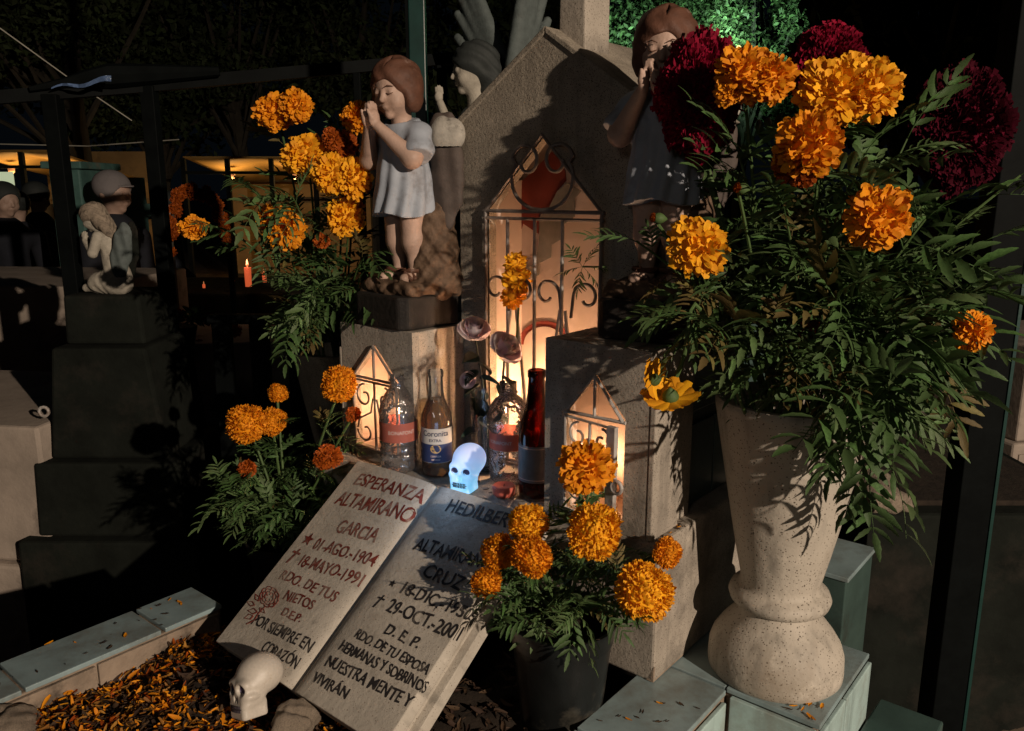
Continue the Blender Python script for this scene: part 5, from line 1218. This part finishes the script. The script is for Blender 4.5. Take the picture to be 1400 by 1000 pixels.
for k in range(46):
    a = PI*k/45; q = Vector((.13*math.cos(a), random.gauss(0, .012), -.02+.24*math.sin(a))) + Vector((random.gauss(0, .012), 0, random.gauss(0, .012))); bloom_on(t, q, Vector((random.gauss(0, .4), -1, .3)).normalized(), .026, 'loose', 'petal_d', 'bloom', False)
mb = MB(); mb.tube([(.13*math.cos(a), .01, -.02+.24*math.sin(a)) for a in np.linspace(0, PI, 18)], .012, 6); mb.box(-.14, -.12, 0, .02, -.95, -.02); mb.box(.12, .14, 0, .02, -.95, -.02); mb.build('arch_frame', M['bark'], t)
def farcandle(label, px, py, Y, r, h, e=0, wax='wax_red'):
    p = at(px, py, Y); t = thing('candle', label, 'candle', p, 0, 'candles burning on far graves'); mb = MB(); mb.lathe([(r*.9, 0), (r, h)], 14); mb.build('candle_jar', M[wax], t, True); mb = MB(); mb.lathe([(r*.1, h), (r*.5, h+r*.8), (r*.02, h+r*2.4)], 8); mb.build('flame', M['wax'], t, True)
    if e: point('candle_light', p+Vector((0, -.03, h+.05)), e, WARM, .02)
for (x, y_, Y, r, h, lb) in ((340, 392, 4.2, .018, .10, 'tall red glass candle burning beyond the railing'), (319, 396, 4.3, .012, .05, 'small red candle beside the tall red glass one'), (279, 394, 4.5, .008, .02, 'white pinpoint candle below the flower arch'), (252, 385, 4.5, .010, .05, 'amber candle left of the flower arch foot'), (252, 396, 4.4, .008, .01, 'lowest pinpoint candle left of the flower arch'), (201, 289, 5.5, .010, .01, 'candle flame beside the teal crosses'), (362, 386, 4.4, .012, .05, 'dim candle between the marigold leaves right of the tall red one')):
    farcandle(lb, x, y_, Y, r, h, .5 if r > .015 else 0)
t = thing('grave', 'dark slab under the far candles', 'grave', (at(300, 400, 4.6).x, 4.7, 0)); mb = MB(); mb.box(-.8, .6, -.45, .4, 0, at(300, 402, 4.25).z); mb.build('base_slab', M['grave_dark_shaded'], t, bevel=.01)
# ================================================================== FAR STALLS
def stall(label, px0, px1, py, Y, depth, e):
    a = at(px0, py, Y); b_ = at(px1, py, Y); t = thing('market_stall', label, 'stall', (a.x, Y, 0)); w_ = b_.x-a.x
    V = []; nx, ny = 16, 8
    for j in range(ny+1):
        for i in range(nx+1): V.append((w_*i/nx, depth*j/ny, a.z-.34*j/ny-.05*math.sin(PI*i/nx*3)*math.sin(PI*j/ny)))
    mb = MB(); mb.add(V, [(j*(nx+1)+i, j*(nx+1)+i+1, (j+1)*(nx+1)+i+1, (j+1)*(nx+1)+i) for j in range(ny) for i in range(nx)]); o = mb.build('awning', M['tarp'], t, True); so = o.modifiers.new('s', 'SOLIDIFY'); so.thickness = .012
    for k in range(4): mb = MB(); x = w_*k/3; mb.box(x-.03, x+.03, -.03, .03, 0, a.z-.03); mb.build('pole', M['grave_dark_shaded'], t)
    mb = MB(); mb.box(-.3, w_+.3, depth+.1, depth+.25, 0, a.z+.1); mb.build('back_wall', M['wallfar'], t)
    for k in range(3):
        mb = MB(); z0 = 1.0+.28*k; mb.box(0, w_, depth-.35, depth+.05, z0, z0+.03); mb.build('shelf', M['bark'], t)
    mb = MB(); mb.box(0, w_, -.02, .02, a.z-.24, a.z-.20); mb.build('crossbar', M['grave_dark_shaded'], t)
    for k in range(2):
        x = w_*(k+.5)/2; mb = MB(); mb.lathe([(.01, 0), (.04, .03), (.045, .07), (.02, .11)], 12); o = mb.build('bulb', M['wax'], t, True); o.location = (x, depth*.25, a.z-.30); point('bulb_light', Vector((a.x+x, Y+depth*.25, a.z-.36)), e*1.0, (1, .60, .22), .06)
stall('lamp lit stall with yellow awning beyond the left fence posts', -60, 72, 205, 11, 2.5, 10)
stall('lamp lit stall with yellow awning seen past the flower arch', 250, 430, 214, 11.5, 2.5, 11)
t = thing('window_hut', 'hut with a small pale window behind the left stall people', 'hut', (at(20, 250, 9.5).x, 9.5, 0)); mb = MB(); mb.box(-.5, .5, 0, .6, 0, 1.25); mb.build('hut_wall', M['wallfar'], t); mb = MB(); mb.box(-.18, .0, -.02, -.001, 1.28, 1.62); mb.build('window', emit('lit_window', (.75, .9, .55), .45), t)
# ================================================================== TREES
def tree(label, px, Y, h, cr, nleaf, seed, cz=None, lf=.09, flat=1., bare=False, dz=0):
    r = np.random.default_rng(seed); x = at(px, 261, Y).x; t = thing('tree', label, 'tree', (x, Y, 0))
    mb = MB(); th = h*.5; mb.tube([(0, 0, 0), (.1*math.sin(seed), .05, th*.5), (.15*math.cos(seed), 0, th), (.1, .1, h*.85)], [.16, .12, .09, .03], 8)
    cs = []
    for k in range(26 if not bare else 9):
        a = r.uniform(0, 2*PI); rr = cr*math.sqrt(r.random()); zz = h*r.uniform(.47, 1.02); f = 1-.5*abs(zz/h-.65)*1.6; c = Vector((rr*math.cos(a)*f, rr*math.sin(a)*f*.8, zz)); cs.append((c, cr*r.uniform(.20, .42)))
        if k < 14: mb.tube([(0, 0, th*r.uniform(.5, 1.)), tuple(c*.55+Vector((0, 0, th*.3))), tuple(c)], [.05, .03, .01], 5)
    mb.build('trunk', M['bark'], t, True)
    i = r.integers(0, len(cs), nleaf); C = np.array([c[0][:] for c in cs])[i]; Rr = np.array([c[1] for c in cs])[i]
    d = r.normal(0, 1, (nleaf, 3)); d /= np.linalg.norm(d, axis=1)[:, None]; P = C+d*(Rr*r.random(nleaf)**.45)[:, None]*np.array([1, 1, .75*flat])
    a = r.normal(0, 1, (nleaf, 3)); a /= np.linalg.norm(a, axis=1)[:, None]; b_ = np.cross(a, r.normal(0, 1, (nleaf, 3))); b_ /= np.linalg.norm(b_, axis=1)[:, None]
    L = lf*r.uniform(.6, 1.4, nleaf)[:, None]; V = np.stack([P-a*L, P+b_*L*.45, P+a*L, P-b_*L*.45], 1).reshape(-1, 3); F = np.arange(nleaf*4).reshape(-1, 4)
    o = link('crown', mkmesh('crown', V, F), M['treeleaf'], t); o['kind'] = 'stuff'; return t
tree('broad dark tree over the left fence rail', 110, 12, 5.6, 2.6, 30000, 1, lf=.055)
tree('dark tree with olive leaves left of the green steel post', 330, 15.5, 6.8, 2.8, 26000, 2, lf=.06)
tree('dark tree behind the green steel post with yellowish leaves', 505, 15, 6.2, 2.7, 26000, 3, lf=.06)
tree('dark tree filling the gap right of the raised grey wings', 690, 13, 5.5, 1.2, 12000, 4)
tree('tree lit bright green by the flood lamp behind the shaded angel', 880, 17, 6.2, 2.6, 30000, 5, lf=.055)
tree('thin trunked tree lit green above the crimson cockscomb', 1010, 16, 6.0, 1.8, 16000, 6, lf=.05)
tree('slender green lit tree between the cockscombs', 1060, 18, 6.5, 1.6, 16000, 7, lf=.05)
tree('black tree behind the amber marigold cluster', 1235, 10, 4.6, 1.3, 14000, 8)
tree('black tree towering over the dark cockscomb', 1290, 9, 4.8, 1.7, 12000, 9)
tree('black tree at the far right edge behind the post', 1420, 11, 5, 2.2, 10000, 10)
tree('far tree low behind the stalls', 230, 16, 5.5, 2.6, 10000, 11)
tree('far dark tree closing the view at the left edge', -60, 14, 6.5, 2.6, 10000, 12)
for (x, Y) in ((985, 15.5), (1000, 15.8), (1042, 15.2), (1052, 16.4)):
    pass
# the distant flood lamp that lights the trees green
lp = at(1010, 66, 14.2); t = thing('flood_lamp_post', 'tiny lit lamp on a pole among the green lit trees', 'lamp', (lp.x, 14.2, 0))
mb = MB(); mb.tube([(0, 0, 0), (0, 0, lp.z-.05)], .03, 8); mb.build('pole', M['black'], t); mb = MB(); mb.lathe([(.01, 0), (.035, .02), (.035, .05), (.01, .07)], 12); o = mb.build('lamp_head', M['flame_s'], t); o.location = (0, 0, lp.z-.03)
for (gx, gy, gY, tx, ty, tY, e) in ((1010, 66, 14.2, 1010, 30, 17, 650), (860, 110, 13.5, 870, 40, 17, 560)):
    l = bpy.data.lights.new('green_flood', 'SPOT'); l.energy = e; l.color = (.5, 1, .68); l.shadow_soft_size = .1; l.spot_size = R(110); l.spot_blend = .8
    o = bpy.data.objects.new('green_flood', l); COL.objects.link(o); o.location = at(gx, gy, gY); o.rotation_euler = (at(tx, ty, tY)-o.location).to_track_quat('-Z', 'Y').to_euler()

# stray petals and crumbs on the tiles and the shelf
def crumbs(name, n, m, size, spots, seed):
    r = np.random.default_rng(seed); V = []; F = []
    for i in range(n):
        x0, x1, y0, y1, z = spots[r.integers(len(spots))]; x = r.uniform(x0, x1); y = r.uniform(y0, y1); L = size*r.uniform(.4, 1.3); w_ = L*r.uniform(.25, .5); a = r.uniform(0, 2*PI); b0 = len(V)
        for t_, ww in ((-.5, .3), (0, 1), (.5, .5)):
            for q in (-1, 0, 1): V.append((x+L*t_*math.cos(a)-w_*q*ww*.5*math.sin(a), y+L*t_*math.sin(a)+w_*q*ww*.5*math.cos(a), z+.0008+L*.25*t_*t_+abs(q)*w_*.2))
        for j in range(2):
            for q in range(2): F.append((b0+j*3+q, b0+j*3+q+1, b0+j*3+q+4, b0+j*3+q+3))
    o = link(name, mkmesh(name, V, F, True, 180), M[m]); o.location = W(0, 0, 0); o.rotation_euler = (0, 0, -ROT); o['kind'] = 'stuff'
SPOTS = [(-.785, -.695, -.9, -.3, ZT+.0045), (-.02, .08, -.35, .05, ZT+.0045), (.09, .21, .06, .10, ZT+.0055), (-.68, -.22, -.04, .10, ZS), (-.02, .0, .0, .09, ZS)]
crumbs('stray_petals', 34, 'petal', .014, SPOTS, 1); crumbs('stray_leaf_crumbs', 150, 'dry', .009, SPOTS, 2)
